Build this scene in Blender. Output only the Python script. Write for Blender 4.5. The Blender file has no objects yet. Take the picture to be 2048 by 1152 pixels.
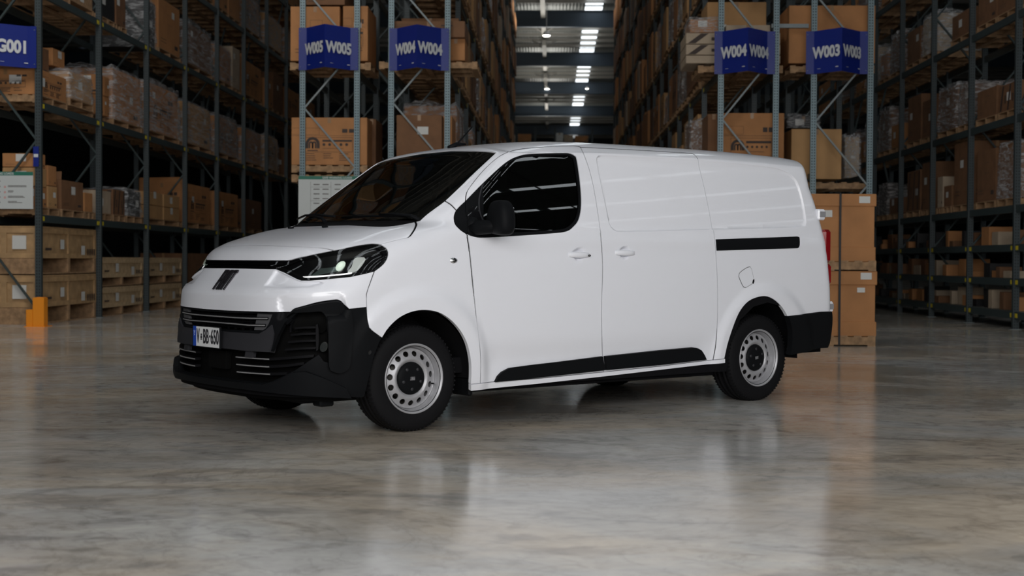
import bpy, math, random
import numpy as np
from mathutils import Vector, Matrix
from mathutils.bvhtree import BVHTree
from mathutils.geometry import delaunay_2d_cdt
random.seed(7)
SC=bpy.context.scene; COL=SC.collection
# ---------------------------------------------------------------- camera
FPX=2785.3; PITCH=0.0200271; ROLL=0.0052892; CAMH=1.088
_cp,_sp=math.cos(PITCH),math.sin(PITCH)
_fw=Vector((0,_cp,-_sp)); _u=Vector((0,_sp,_cp)); _r=Vector((1,0,0))
_c,_s=math.cos(ROLL),math.sin(ROLL)
CR=_c*_r+_s*_u; CU=-_s*_r+_c*_u; CF=_fw
cam_d=bpy.data.cameras.new('camera'); cam=bpy.data.objects.new('camera',cam_d); COL.objects.link(cam)
cam.matrix_world=Matrix(((CR.x,CU.x,-CF.x,0),(CR.y,CU.y,-CF.y,0),(CR.z,CU.z,-CF.z,CAMH),(0,0,0,1)))
cam_d.sensor_width=36; cam_d.lens=FPX/2048*36; cam_d.clip_end=400
cam_d.dof.use_dof=True; cam_d.dof.focus_distance=10.0; cam_d.dof.aperture_fstop=2.9
SC.camera=cam
# ---------------------------------------------------------------- light
w=bpy.data.worlds.new('world'); SC.world=w; w.use_nodes=True
w.node_tree.nodes['Background'].inputs[0].default_value=(.5,.6,.75,1)
w.node_tree.nodes['Background'].inputs[1].default_value=0.02
SC.view_settings.view_transform='Standard'; SC.view_settings.look='None'
SC.view_settings.exposure=0.0; SC.view_settings.gamma=1.0; SC.view_settings.use_curve_mapping=False
def area(name,loc,target,sx,sy,power,color):
    l=bpy.data.lights.new(name,'AREA'); l.shape='RECTANGLE'; l.size=sx; l.size_y=sy; l.energy=power; l.color=color
    o=bpy.data.objects.new(name,l); COL.objects.link(o); o.location=loc
    o.rotation_euler=(Vector(target)-Vector(loc)).to_track_quat('-Z','Y').to_euler()
    return o
area('camera_side_fill',(1.5,-2.6,3.9),(0,9.5,1.0),14,4.6,1250,(1,.985,.965))  # added soft key light behind the camera; no door stands there
area('left_rack_fill',(-6.0,15,10.5),(-8.2,27,2.5),4,3,330,(1,.97,.92))  # added unseen fill that brightens the left racks and mid floor
for x,y in ((1.5,66),(2,84),(2.5,104),(3.5,130)): area('roof_deck_fill',(x,y,12.2),(x,y,30),2.5,10,300,(1,.96,.88))  # added unseen fills, turned up to brighten the roof deck
# ---------------------------------------------------------------- materials
MATS={}
def mat(name,col,rough=.5,metal=0,coat=0,spec=.5,emit=None,es=0,noise=None,bump=None,scale=8,alpha=None,coord='Object'):
    if name in MATS: return MATS[name]
    m=bpy.data.materials.new(name); m.use_nodes=True; nt=m.node_tree; b=nt.nodes['Principled BSDF']
    b.inputs['Base Color'].default_value=(*col,1); b.inputs['Roughness'].default_value=rough
    b.inputs['Metallic'].default_value=metal; b.inputs['Coat Weight'].default_value=coat
    b.inputs['Coat Roughness'].default_value=.03
    b.inputs['Specular IOR Level'].default_value=spec
    if emit: b.inputs['Emission Color'].default_value=(*emit,1); b.inputs['Emission Strength'].default_value=es
    if noise or bump:
        tc=nt.nodes.new('ShaderNodeTexCoord'); nz=nt.nodes.new('ShaderNodeTexNoise')
        nz.inputs['Scale'].default_value=scale; nz.inputs['Detail'].default_value=5
        nt.links.new(tc.outputs[coord],nz.inputs['Vector'])
        if noise:
            cr=nt.nodes.new('ShaderNodeValToRGB'); cr.color_ramp.elements[0].position=.3; cr.color_ramp.elements[1].position=.7
            cr.color_ramp.elements[0].color=(*[c*(1-noise) for c in col],1); cr.color_ramp.elements[1].color=(*[min(1,c*(1+noise)) for c in col],1)
            nt.links.new(nz.outputs['Fac'],cr.inputs[0]); nt.links.new(cr.outputs[0],b.inputs['Base Color'])
        if bump:
            bp=nt.nodes.new('ShaderNodeBump'); bp.inputs['Strength'].default_value=bump; bp.inputs['Distance'].default_value=.01
            nt.links.new(nz.outputs['Fac'],bp.inputs['Height']); nt.links.new(bp.outputs[0],b.inputs['Normal'])
    MATS[name]=m; return m
# ---------------------------------------------------------------- helpers
def tag(o,label=None,cat=None,group=None,kind=None):
    if label:o['label']=label
    if cat:o['category']=cat
    if group:o['group']=group
    if kind:o['kind']=kind
    return o
def empty(name,loc=(0,0,0),rz=0,parent=None):
    o=bpy.data.objects.new(name,None); COL.objects.link(o); o.location=loc; o.rotation_euler=(0,0,rz); o.parent=parent
    o.empty_display_size=.1
    return o
def link(name,me,parent=None,loc=None,rot=None):
    o=bpy.data.objects.new(name,me); COL.objects.link(o); o.parent=parent
    if loc is not None:o.location=loc
    if rot is not None:o.rotation_euler=rot
    return o
class MB:
    """collects shapes into one mesh"""
    def __init__(s): s.v=[];s.f=[];s.m=[];s.sm=[]
    def add(s,vs,fs,mi=0,smooth=False):
        b=len(s.v); s.v+= [tuple(v) for v in vs]; s.f+=[tuple(b+i for i in f) for f in fs]; s.m+=[mi]*len(fs); s.sm+=[smooth]*len(fs)
        return s
    def box(s,x0,x1,y0,y1,z0,z1,mi=0,c=0):
        if c<=0:
            vs=[(x,y,z) for z in (z0,z1) for y in (y0,y1) for x in (x0,x1)]
            return s.add(vs,[(0,2,3,1),(4,5,7,6),(0,1,5,4),(2,6,7,3),(0,4,6,2),(1,3,7,5)],mi)
        def ring(z,i): return [(x0+i,y0+c,z),(x0+c,y0+i,z),(x1-c,y0+i,z),(x1-i,y0+c,z),(x1-i,y1-c,z),(x1-c,y1-i,z),(x0+c,y1-i,z),(x0+i,y1-c,z)]
        R=[ring(z0,c*.99),ring(z0+c,0),ring(z1-c,0),ring(z1,c*.99)]
        vs=sum(R,[]); fs=[tuple(range(7,-1,-1)),tuple(range(24,32))]
        for k in range(3):
            for i in range(8): j=(i+1)%8; fs.append((k*8+i,k*8+j,k*8+8+j,k*8+8+i))
        return s.add(vs,fs,mi)
    def bar(s,a,b,wd,ht,mi=0,up=(0,0,1)):
        a=Vector(a);b=Vector(b);d=(b-a).normalized();u=Vector(up)
        if abs(d.dot(u))>.95:u=Vector((0,1,0))
        x=d.cross(u).normalized();y=x.cross(d)
        vs=[p+x*sx*wd/2+y*sy*ht/2 for p in(a,b) for sx,sy in((-1,-1),(1,-1),(1,1),(-1,1))]
        return s.add(vs,[(0,3,2,1),(4,5,6,7),(0,1,5,4),(1,2,6,5),(2,3,7,6),(3,0,4,7)],mi)
    def tube(s,pts,r,n=10,mi=0,caps=True):
        pts=[Vector(p) for p in pts]; rs=r if isinstance(r,(list,tuple)) else [r]*len(pts); vs=[];prev=None
        for i,p in enumerate(pts):
            d=(pts[min(i+1,len(pts)-1)]-pts[max(i-1,0)]).normalized()
            u=Vector((0,0,1)) if abs(d.z)<.95 else Vector((0,1,0))
            x=d.cross(u).normalized() if prev is None else (prev-d*prev.dot(d)).normalized()
            prev=x; y=d.cross(x)
            vs+=[p+x*math.cos(t)*rs[i]+y*math.sin(t)*rs[i] for t in [2*math.pi*k/n for k in range(n)]]
        fs=[(i*n+k,i*n+(k+1)%n,(i+1)*n+(k+1)%n,(i+1)*n+k) for i in range(len(pts)-1) for k in range(n)]
        s.add(vs,fs,mi,True)
        if caps: b=len(s.v)-len(vs); s.f+=[tuple(b+k for k in range(n-1,-1,-1)),tuple(b+(len(pts)-1)*n+k for k in range(n))]; s.m+=[mi]*2; s.sm+=[False]*2
        return s
    def lathe(s,prof,n=48,mi=0,axis='y',cx=0,cy=0,cz=0,smooth=True):
        """prof [(r,h)] revolved about axis y"""
        vs=[]
        for r,h in prof:
            for k in range(n):
                t=2*math.pi*k/n
                if axis=='y': vs.append((cx+r*math.cos(t),cy+h,cz+r*math.sin(t)))
                else: vs.append((cx+r*math.cos(t),cy+r*math.sin(t),cz+h))
        fs=[(i*n+k,i*n+(k+1)%n,(i+1)*n+(k+1)%n,(i+1)*n+k) for i in range(len(prof)-1) for k in range(n)]
        return s.add(vs,fs,mi,smooth)
    def mesh(s,name,mats):
        me=bpy.data.meshes.new(name); me.from_pydata(s.v,[],s.f)
        for m in (mats if isinstance(mats,(list,tuple)) else [mats]): me.materials.append(m)
        me.polygons.foreach_set('material_index',s.m); me.polygons.foreach_set('use_smooth',s.sm); me.update()
        return me
    def build(s,name,mats,parent=None,loc=None,rot=None): return link(name,s.mesh(name,mats),parent,loc,rot)
_tc={}
def text_mesh(body,size,depth=.002,bold=.0,align='CENTER',sx=1.0):
    k=(body,size,depth,bold,align,sx)
    if k in _tc:return _tc[k]
    cu=bpy.data.curves.new('lettering','FONT'); cu.body=body; cu.size=size; cu.extrude=depth; cu.offset=bold; cu.align_x=align; cu.align_y='CENTER'; cu.resolution_u=3
    o=bpy.data.objects.new('tmp',cu); COL.objects.link(o)
    dg=bpy.context.evaluated_depsgraph_get(); me=bpy.data.meshes.new_from_object(o.evaluated_get(dg))
    bpy.data.objects.remove(o); bpy.data.curves.remove(cu)
    if sx!=1:
        for v in me.vertices: v.co.x*=sx
    _tc[k]=me; return me
def text(body,size,m,parent,mtx,depth=.002,bold=0,name='lettering',align='CENTER',sx=1.0):
    me=text_mesh(body,size,depth,bold,align,sx).copy(); me.materials.clear(); me.materials.append(m)
    o=link(name,me,parent); o.matrix_local=mtx; return o
# ================================================================ THE WAREHOUSE
BS=.0288; BANG=-math.atan(BS)
def B(c,a,z=0): return Vector((c+BS*a,a-BS*c,z))
BLD=Matrix.Rotation(BANG,4,'Z')
def at(u,v,Y):
    """point on the sight line of a pixel at distance Y, in building axes (c,a,z)"""
    d=CR*(u-1024)+CU*(576-v)+CF*FPX; t=Y/d.y; X=d.x*t; Z=CAMH+d.z*t
    k=1+BS*BS; return (X-BS*Y)/k,(Y+BS*X)/k,Z
galv=None
def rackmat(name,col,r=.45,me=.35,holes=True):
    m=mat(name,col,r,me)
    if holes:
        nt=m.node_tree; b=nt.nodes['Principled BSDF']; tc=nt.nodes.new('ShaderNodeTexCoord'); sx=nt.nodes.new('ShaderNodeSeparateXYZ'); nt.links.new(tc.outputs['Object'],sx.inputs[0])
        def M(op,a,b_=None):
            n=nt.nodes.new('ShaderNodeMath'); n.operation=op
            for i,q in enumerate((a,b_)):
                if q is None: continue
                if isinstance(q,(int,float)): n.inputs[i].default_value=q
                else: nt.links.new(q,n.inputs[i])
            return n.outputs[0]
        ax=M('ABSOLUTE',sx.outputs[0]); dx=M('ABSOLUTE',M('SUBTRACT',ax,.022)); fz=M('ABSOLUTE',M('SUBTRACT',M('FRACT',M('MULTIPLY',sx.outputs[2],1/.05)),.5))
        h=M('MULTIPLY',M('LESS_THAN',dx,.009),M('LESS_THAN',fz,.24))
        mx=nt.nodes.new('ShaderNodeMix'); mx.data_type='RGBA'; nt.links.new(h,mx.inputs[0]); mx.inputs[6].default_value=(*col,1); mx.inputs[7].default_value=(.02,.022,.025,1)
        nt.links.new(mx.outputs[2],b.inputs['Base Color'])
    return m
up_m=rackmat('galvanised_upright',(.17,.235,.26)); br_m=mat('galvanised_brace',(.20,.23,.24),.5,.3); bm_m=mat('green_grey_beam',(.045,.065,.068),.45,.2)
updk=rackmat('dark_upright',(.05,.065,.07),.5,.3)
kraft=mat('kraft_board',(.42,.19,.07),.75,noise=.12,scale=3,bump=.03); kraft2=mat('kraft_board_pale',(.46,.26,.11),.75,noise=.1,scale=3); kraft3=mat('kraft_board_dark_shaded',(.18,.085,.038),.78,noise=.15,scale=4)  # kraft3: dark cartons, darkened further to paint in the far right rack's shade
beige=mat('beige_board',(.42,.33,.24),.75,noise=.1,scale=4); tapem=mat('parcel_tape',(.30,.17,.08),.3); inkm=mat('carton_ink',(.045,.03,.025),.7)
paper=mat('white_label',(.62,.62,.60),.6); wood=mat('pallet_wood',(.33,.20,.105),.8,noise=.3,scale=14,bump=.15); wood2=mat('crate_plywood',(.40,.25,.12),.75,noise=.25,scale=5,bump=.08)
wood3=mat('pale_wood',(.50,.36,.21),.75,noise=.2,scale=9); blackm=mat('black_carton',(.012,.012,.014),.6); redm=mat('red_sticker',(.7,.06,.04),.5); greenm=mat('green_sticker',(.02,.22,.12),.5); yellowm=mat('yellow_sticker',(.62,.50,.02),.5)
bluesign=mat('blue_sign_sheet',(.005,.018,.20),.4); signw=mat('sign_white',(.62,.64,.66),.5); signgrn=mat('sign_green',(.02,.16,.11),.5); signbd=mat('sign_board_white',(.55,.58,.58),.5); orange=mat('orange_guard',(.85,.28,.01),.45)
def filmmat(name,dens,col=(.75,.76,.78)):
    m=bpy.data.materials.new(name); m.use_nodes=True; nt=m.node_tree; b=nt.nodes['Principled BSDF']
    b.inputs['Base Color'].default_value=(*col,1); b.inputs['Roughness'].default_value=.16; b.inputs['Specular IOR Level'].default_value=.7
    tc=nt.nodes.new('ShaderNodeTexCoord'); mp=nt.nodes.new('ShaderNodeMapping'); mp.inputs['Scale'].default_value=(2,2,7); mp.inputs['Rotation'].default_value=(.25,.2,0)
    nz=nt.nodes.new('ShaderNodeTexNoise'); nz.inputs['Scale'].default_value=2.2; nz.inputs['Detail'].default_value=6; nz.inputs['Distortion'].default_value=1.2
    nt.links.new(tc.outputs['Object'],mp.inputs[0]); nt.links.new(mp.outputs[0],nz.inputs['Vector'])
    rp=nt.nodes.new('ShaderNodeMapRange'); rp.inputs[1].default_value=.42; rp.inputs[2].default_value=.68; rp.inputs[3].default_value=dens*.3; rp.inputs[4].default_value=min(1,dens*2.2)
    nt.links.new(nz.outputs['Fac'],rp.inputs[0]); nt.links.new(rp.outputs[0],b.inputs['Alpha'])
    bp=nt.nodes.new('ShaderNodeBump'); bp.inputs['Strength'].default_value=.9; bp.inputs['Distance'].default_value=.05; nt.links.new(nz.outputs['Fac'],bp.inputs['Height']); nt.links.new(bp.outputs[0],b.inputs['Normal'])
    MATS[name]=m; return m
film=filmmat('stretch_film',.30); filmg=filmmat('milky_film',.85,(.50,.47,.46))
def S_(name,mb,mats,kind='structure'):
    o=mb.build(name,mats); o.matrix_world=BLD; o['kind']=kind; return o
# ---- floor
fm=bpy.data.materials.new('polished_concrete'); fm.use_nodes=True; nt=fm.node_tree; b=nt.nodes['Principled BSDF']; MATS['floor']=fm
def node(t,**k):
    n=nt.nodes.new(t)
    for a,v in k.items(): setattr(n,a,v)
    return n
tc=node('ShaderNodeTexCoord'); L=nt.links.new
def noise(scale,det,dist,sc=(1,1,1),rot=0):
    mp=node('ShaderNodeMapping'); mp.inputs['Scale'].default_value=sc; mp.inputs['Rotation'].default_value=(0,0,rot); L(tc.outputs['Object'],mp.inputs[0])
    n=node('ShaderNodeTexNoise'); n.inputs['Scale'].default_value=scale; n.inputs['Detail'].default_value=det; n.inputs['Roughness'].default_value=.62; n.inputs['Distortion'].default_value=dist; L(mp.outputs[0],n.inputs['Vector']); return n.outputs['Fac']
def ramp(src,stops):
    r=node('ShaderNodeValToRGB'); e=r.color_ramp.elements
    while len(e)<len(stops): e.new(.5)
    for q,(p,c) in zip(e,stops): q.position=p; q.color=(*c,1)
    L(src,r.inputs[0]); return r.outputs[0]
def mixc(f,a,b_,bt='MIX'):
    m=node('ShaderNodeMix',data_type='RGBA',blend_type=bt)
    if isinstance(f,float): m.inputs[0].default_value=f
    else: L(f,m.inputs[0])
    for i,q in ((6,a),(7,b_)):
        if isinstance(q,tuple): m.inputs[i].default_value=(*q,1)
        else: L(q,m.inputs[i])
    return m.outputs[2]
base=ramp(noise(.55,6,.6),[(.30,(.33,.32,.30)),(.48,(.48,.47,.45)),(.62,(.58,.57,.545)),(.8,(.66,.65,.63))])
warm=ramp(noise(.28,4,1.2,(1,1.8,1),.4),[(.42,(0,0,0)),(.62,(1,1,1))])
base=mixc(warm,base,mixc(1.0,base,(1.10,.97,.82),'MULTIPLY'))
streak=ramp(noise(.9,6,1.8,(1,1.9,1),.3),[(.36,(.50,.50,.52)),(.46,(1,1,1)),(.58,(1,1,1)),(.68,(1.22,1.2,1.17))])
base=mixc(.6,base,mixc(1.0,base,streak,'MULTIPLY'))
fine=ramp(noise(5.5,9,1.2,(1,1.3,1),.2),[(.30,(.72,.71,.70)),(.5,(1,1,1)),(.72,(1.14,1.14,1.13))])
base=mixc(.8,base,mixc(1.0,base,fine,'MULTIPLY'))
marks=ramp(noise(.7,9,3.5,(1,1.3,1),-.5),[(.47,(1,1,1)),(.495,(.45,.44,.43)),(.515,(1,1,1))])
base=mixc(.28,base,mixc(1.0,base,marks,'MULTIPLY')); L(base,b.inputs['Base Color'])
rr=node('ShaderNodeMapRange'); rr.inputs[1].default_value=.3; rr.inputs[2].default_value=.75; rr.inputs[3].default_value=.09; rr.inputs[4].default_value=.22; L(noise(.8,7,1.0),rr.inputs[0]); L(rr.outputs[0],b.inputs['Roughness'])
b.inputs['Specular IOR Level'].default_value=.62
bp=node('ShaderNodeBump'); bp.inputs['Strength'].default_value=.06; bp.inputs['Distance'].default_value=.01; L(noise(30,4,0),bp.inputs['Height']); L(bp.outputs[0],b.inputs['Normal'])
jl=[-12.6,-6.4,6.3]; ja=[-14,13.4,22,31,60,90]
mb=MB(); g_=.0015
cs=[-40]+jl+[75]; as_=[-45]+ja+[166]
for i in range(len(cs)-1):
    for j in range(len(as_)-1): mb.box(cs[i]+g_,cs[i+1]-g_,as_[j]+g_,as_[j+1]-g_,-.15,0)
S_('floor',mb,fm)
mb=MB(); mb.box(-40,75,-45,166,-.3,-.012); S_('floor_joint_filler',mb,mat('joint_filler',(.10,.095,.09),.5)).name='trim_1'
# ---- walls
def wallmat(name,col):
    m=mat(name,col,.6,.2); t=m.node_tree; b_=t.nodes['Principled BSDF']; tc_=t.nodes.new('ShaderNodeTexCoord'); wv=t.nodes.new('ShaderNodeTexWave'); wv.inputs['Scale'].default_value=4
    t.links.new(tc_.outputs['Object'],wv.inputs['Vector']); bp_=t.nodes.new('ShaderNodeBump'); bp_.inputs['Distance'].default_value=.03; t.links.new(wv.outputs['Fac'],bp_.inputs['Height']); t.links.new(bp_.outputs[0],b_.inputs['Normal']); return m
wm=wallmat('dark_wall_sheet',(.035,.037,.04)); HR=15.6
for nm,x0,x1,y0,y1 in (('wall_left',-40.2,-40,-45,166),('wall_right',75,75.2,-45,166),('wall_back',-40,75,166,166.2),('wall_front',-40,75,-45.2,-45)):
    mb=MB(); mb.box(x0,x1,y0,y1,0,HR+.6); S_(nm,mb,wm)
# ---- roof: ribbed deck, purlins, girders, roof-light sheets
deckm=mat('roof_deck',(.26,.28,.275),.33,.6); t=deckm.node_tree; b_=t.nodes['Principled BSDF']; tc_=t.nodes.new('ShaderNodeTexCoord'); wv=t.nodes.new('ShaderNodeTexWave'); wv.bands_direction='X'; wv.inputs['Scale'].default_value=1.6
t.links.new(tc_.outputs['Object'],wv.inputs['Vector']); bp_=t.nodes.new('ShaderNodeBump'); bp_.inputs['Strength'].default_value=.35; bp_.inputs['Distance'].default_value=.03; t.links.new(wv.outputs['Fac'],bp_.inputs['Height']); t.links.new(bp_.outputs[0],b_.inputs['Normal'])
skym=mat('roof_light_sheet',(.9,.92,.95),.5,emit=(.88,.95,1),es=2.0); girm=mat('girder_blue_grey',(.045,.065,.09),.5,.2); purm=mat('purlin_galvanised',(.26,.25,.23),.45,.4)
strips=[2.3+5.8*k for k in range(-7,12)]
ga=[-32,-16,0,16,32,48,64,80,96,112,129,148]
SWD={c:(.5 if abs(c-2.3)<.1 else .33) for c in strips}
ed=[-40]+sum([[c-SWD[c],c+SWD[c]] for c in strips],[])+[75]
mb=MB()
for i in range(0,len(ed),2): mb.box(ed[i],ed[i+1],-45,166,HR,HR+.08)
S_('ceiling',mb,deckm)
sk=MB()
for c in strips:
    for k,g in enumerate([-45]+ga):
        g1=(ga+[166])[k]
        if abs(c-2.3)<.1 or g<28 and not (c<-9 and g>=16): [sk.box(c-SWD[c],c+SWD[c],g+.4+(g1-g-.8)*q_/(1 if abs(c-2.3)<.1 else 3)+(.0 if abs(c-2.3)<.1 else .45),g+.4+(g1-g-.8)*(q_+1)/(1 if abs(c-2.3)<.1 else 3),HR+.02,HR+.06) for q_ in range(1 if abs(c-2.3)<.1 else 3)]; sk.box(c-SWD[c],c+SWD[c],g,g1,HR+.065,HR+.09,1)
        else: sk.box(c-SWD[c],c+SWD[c],g+.4,g1-.4,HR+.03,HR+.06,1)
S_('roof_light',sk,[skym,deckm]).name='window_1'
mb=MB()
for k,g in enumerate([-45]+ga):
    g1=(ga+[166])[k]
    for q in range(1,7):
        a=g+(g1-g)*q/7; mb.box(-40,75,a-.04,a+.04,HR-.22,HR-.02)
S_('purlin_row',mb,purm).name='trim_2'
for g in ga:
    mb=MB(); mb.box(-40,75,g-.02,g+.02,HR-1.15,HR-.25); mb.box(-40,75,g-.16,g+.16,HR-1.18,HR-1.14); mb.box(-40,75,g-.16,g+.16,HR-.28,HR-.24)
    o=S_('girder',mb,girm); o.name='trim_3'
    mb=MB(); 
    for c in (-13,-6.5,-.6,6.6): 
        mb.bar((c,g-6,HR-.5),(c,g+6,HR-.5),.25,.35)
        for s_ in (-1,1):
            for r_ in (-1,1): mb.bar((c,g+s_*5.6,HR-.6),(c+r_*.8,g+s_*4.8,HR-.2),.06,.06)
    o=S_('tie_beam',mb,purm); o.name='trim_4'
# lamps hanging under the roof
lampg=mat('lamp_glow',(1,.95,.85),.4,emit=(1,.93,.82),es=14); canm=mat('lamp_housing',(.5,.5,.5),.5)
lab=['on the near girder bay, left of the roof lights','under the far bays, left of the roof lights','under the far bays, right of the roof lights']
for i,(u,v,Y) in enumerate(((1093,71,74),(1094,178,112),(1174,178,112))):
    c,a,z=at(u,v,Y); g=empty('high_bay_lamp',B(c,a,z),BANG); tag(g,'small glowing round high-bay lamp hanging '+lab[i],'lamp')
    mb=MB(); mb.lathe([(.0,-.05),(.16,-.04),(.2,.0),(.0,.02)],16,axis='z'); mb.build('lamp_diffuser',lampg,g)
    mb=MB(); mb.lathe([(.2,.0),(.17,.16),(.08,.24),(.0,.26)],16,axis='z'); mb.tube([(0,0,.24),(0,0,HR-.3-z)],.015,6); mb.build('lamp_housing',canm,g)
# ---- racking
_mc={}
def cached(k,f):
    if k not in _mc:_mc[k]=f()
    return _mc[k]
def upright_me(h,m,w_=.10,d=.075):
    def f():
        mb=MB(); t=.006
        mb.box(-w_/2,w_/2,-d/2,-d/2+t,0,h); mb.box(-w_/2,-w_/2+t,-d/2+t,d/2,0,h); mb.box(w_/2-t,w_/2,-d/2+t,d/2,0,h); mb.box(-w_/2,-w_/2+.02,d/2-t,d/2,0,h); mb.box(w_/2-.02,w_/2,d/2-t,d/2,0,h)
        return mb.mesh('upright',m)
    return cached(('up',h,m.name),f)
def bar_me(nm,m,a,b_,w_,h):
    k=(nm,m.name,tuple(round(q,3) for q in (*a,*b_,w_,h)))
    def f(): mb=MB(); mb.bar(a,b_,w_,h); return mb.mesh(nm,m)
    return cached(k,f)
def rack(label,c0,c1,a0,bay,n,levels,h,um,face,group=None,braces=8,both_beams=True,first_z=.25,dirs=None):
    """one run of pallet racking; c0..c1 its depth, frames every bay metres"""
    g=empty('pallet_rack',B((c0+c1)/2,a0),BANG); tag(g,label,'rack',group); cm=(c0+c1)/2; dw=(c1-c0)/2
    U=upright_me(h,um); U2=upright_me(h,updk); F=cached('foot',lambda:MB().box(-.08,.08,-.07,.07,0,.008).mesh('foot_plate',br_m))
    for k in range(n+1):
        for s_ in (-1,1):
            link('upright',U if (k==0 or um is updk) else U2,g,(s_*dw,k*bay,0)); 
            if k<4: link('foot_plate',F,g,(s_*dw,k*bay,0))
        nb=braces if k<5 else max(2,braces//3)
        zs=np.linspace(first_z,h-.4,nb+1)
        for q in range(nb):
            s_=1 if q%2 else -1
            link('brace',bar_me('brace',br_m if (um is up_m and k==0) else bm_m,(-s_*(dw-.03),0,0),(s_*(dw-.03),0,zs[q+1]-zs[q]),.045,.03),g,(0,k*bay+.0,zs[q]))
    for k in range(n):
        for z in levels:
            for s_ in (-1,1):
                if k>5 and s_!=face: continue
                link('beam',bar_me('beam',bm_m,(0,.05,0),(0,bay-.05,0),.05,.12),g,(s_*dw,k*bay,z-.06))
    if face:
        for k in range(min(n,8)):
            for z in levels[:3]:
                for q,y in enumerate((.12,bay-.12)):
                    link('beam_label',cached('bl',lambda:MB().box(0,.003,-.06,.06,-.035,.035).mesh('beam_label',yellowm)),g,(face*dw+(.026 if face>0 else -.029),k*bay+y,z-.06))
    return g
LVL=[1.78,3.60,5.42,7.22,9.0,10.8,12.6]
LC=-8.28; LA=22.25; LB=2.98
rack('tall dark grey racking along the left side aisle, behind the cut-off sign',LC-1.1,LC,LA,LB,9,LVL,14.3,updk,1,braces=10)
WL=[2.67,4.52,6.37,8.22,10.07,11.92,13.6]
A0=25.2
rack('galvanised racking left of the middle aisle, with the second folded sign',-2.93,-1.91,A0,2.7,16,WL,14.3,up_m,1,braces=12,first_z=.6)
rack('galvanised racking behind the van windscreen, its end carrying the leftmost folded blue sign',-4.54,-3.55,A0,2.7,7,WL[:4],9.6,up_m,0,braces=8,first_z=.6)
rack('galvanised racking right of the middle aisle, above the van cargo roof',2.99,3.97,A0-.15,2.7,16,WL,14.3,up_m,-1,braces=12,first_z=.2)
rack('galvanised racking above the van tail, its end carrying the rightmost folded blue sign',4.63,5.63,A0-.2,2.7,7,WL[:4],9.6,up_m,0,braces=8,first_z=.2)
# row spacer between the two right-hand racks
c,a,z=at(1580,52,25.0); o=MB().bar((-.33,0,0),(.33,0,0),.05,.07).build('row_spacer',br_m,None,B(c,a,z),(0,0,BANG)); tag(o,'short horizontal steel spacer joining the two right-hand rack ends near their signs','spacer')
RLV=[.29,.83,1.39,2.03,3.5,5.17,6.9]
RC=7.55; RA=20.4
rack('dark racking with low shelves along the far right aisle',RC,RC+1.0,RA,2.52,10,RLV,8.6,updk,-1,braces=7)
rack('dark racking standing crosswise at the far end of the middle aisle',-2.05,-1.0,78,1.5,1,[2,4,5.8,7.74],8.5,updk,0,braces=4)
rack('second dark racking at the far end of the middle aisle, under the roof lights',.1,2.2,78,1.5,1,[2,4,5.8,7.74],8.5,updk,0,braces=4)
# ---- pallets
def pallet_parts(L=1.16,W=1.16):
    return [('deck_board',cached(('db',W),lambda:MB().box(-.05,.05,-W/2,W/2,0,.018).mesh('deck_board',wood)),[(x,0,.118) for x in np.linspace(-L/2+.05,L/2-.05,7)]),
            ('bearer',cached(('be',L),lambda:MB().box(-L/2,L/2,-.022,.022,0,.1).mesh('bearer',wood)),[(0,y,.018) for y in (-W/2+.022,0,W/2-.022)]),
            ('base_board',cached(('bb',W),lambda:MB().box(-.05,.05,-W/2,W/2,0,.018).mesh('base_board',wood)),[(x,0,0) for x in (-L/2+.05,0,L/2-.05)])]
def pallet(c,a,z,label,group=None,L=1.16,W=1.16,detail=True,name='pallet',rz=0,mt=None):
    if detail:
        g=empty(name,B(c,a,z),BANG+rz)
        for nm,me,ps in pallet_parts(L,W):
            for p in ps:
                link(nm,me,g,p)
    else:
        def f():
            mb=MB()
            for nm,(h0,h1) in (('d',(.118,.136)),('b',(0,.018))):
                for x in np.linspace(-.53,.53,5 if nm=='d' else 3): mb.box(x-.06,x+.06,-.58,.58,h0,h1)
            for y in (-.56,0,.56): mb.box(-.58,.58,y-.025,y+.025,.018,.118)
            return mb.mesh('pallet',wood)
        g=link(name,cached('plo',f)); g.location=B(c,a,z); g.rotation_euler=(0,0,BANG+rz); g.scale=(L/1.16,W/1.16,1)
    tag(g,label,'pallet',group); return g
PH=.136
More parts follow.
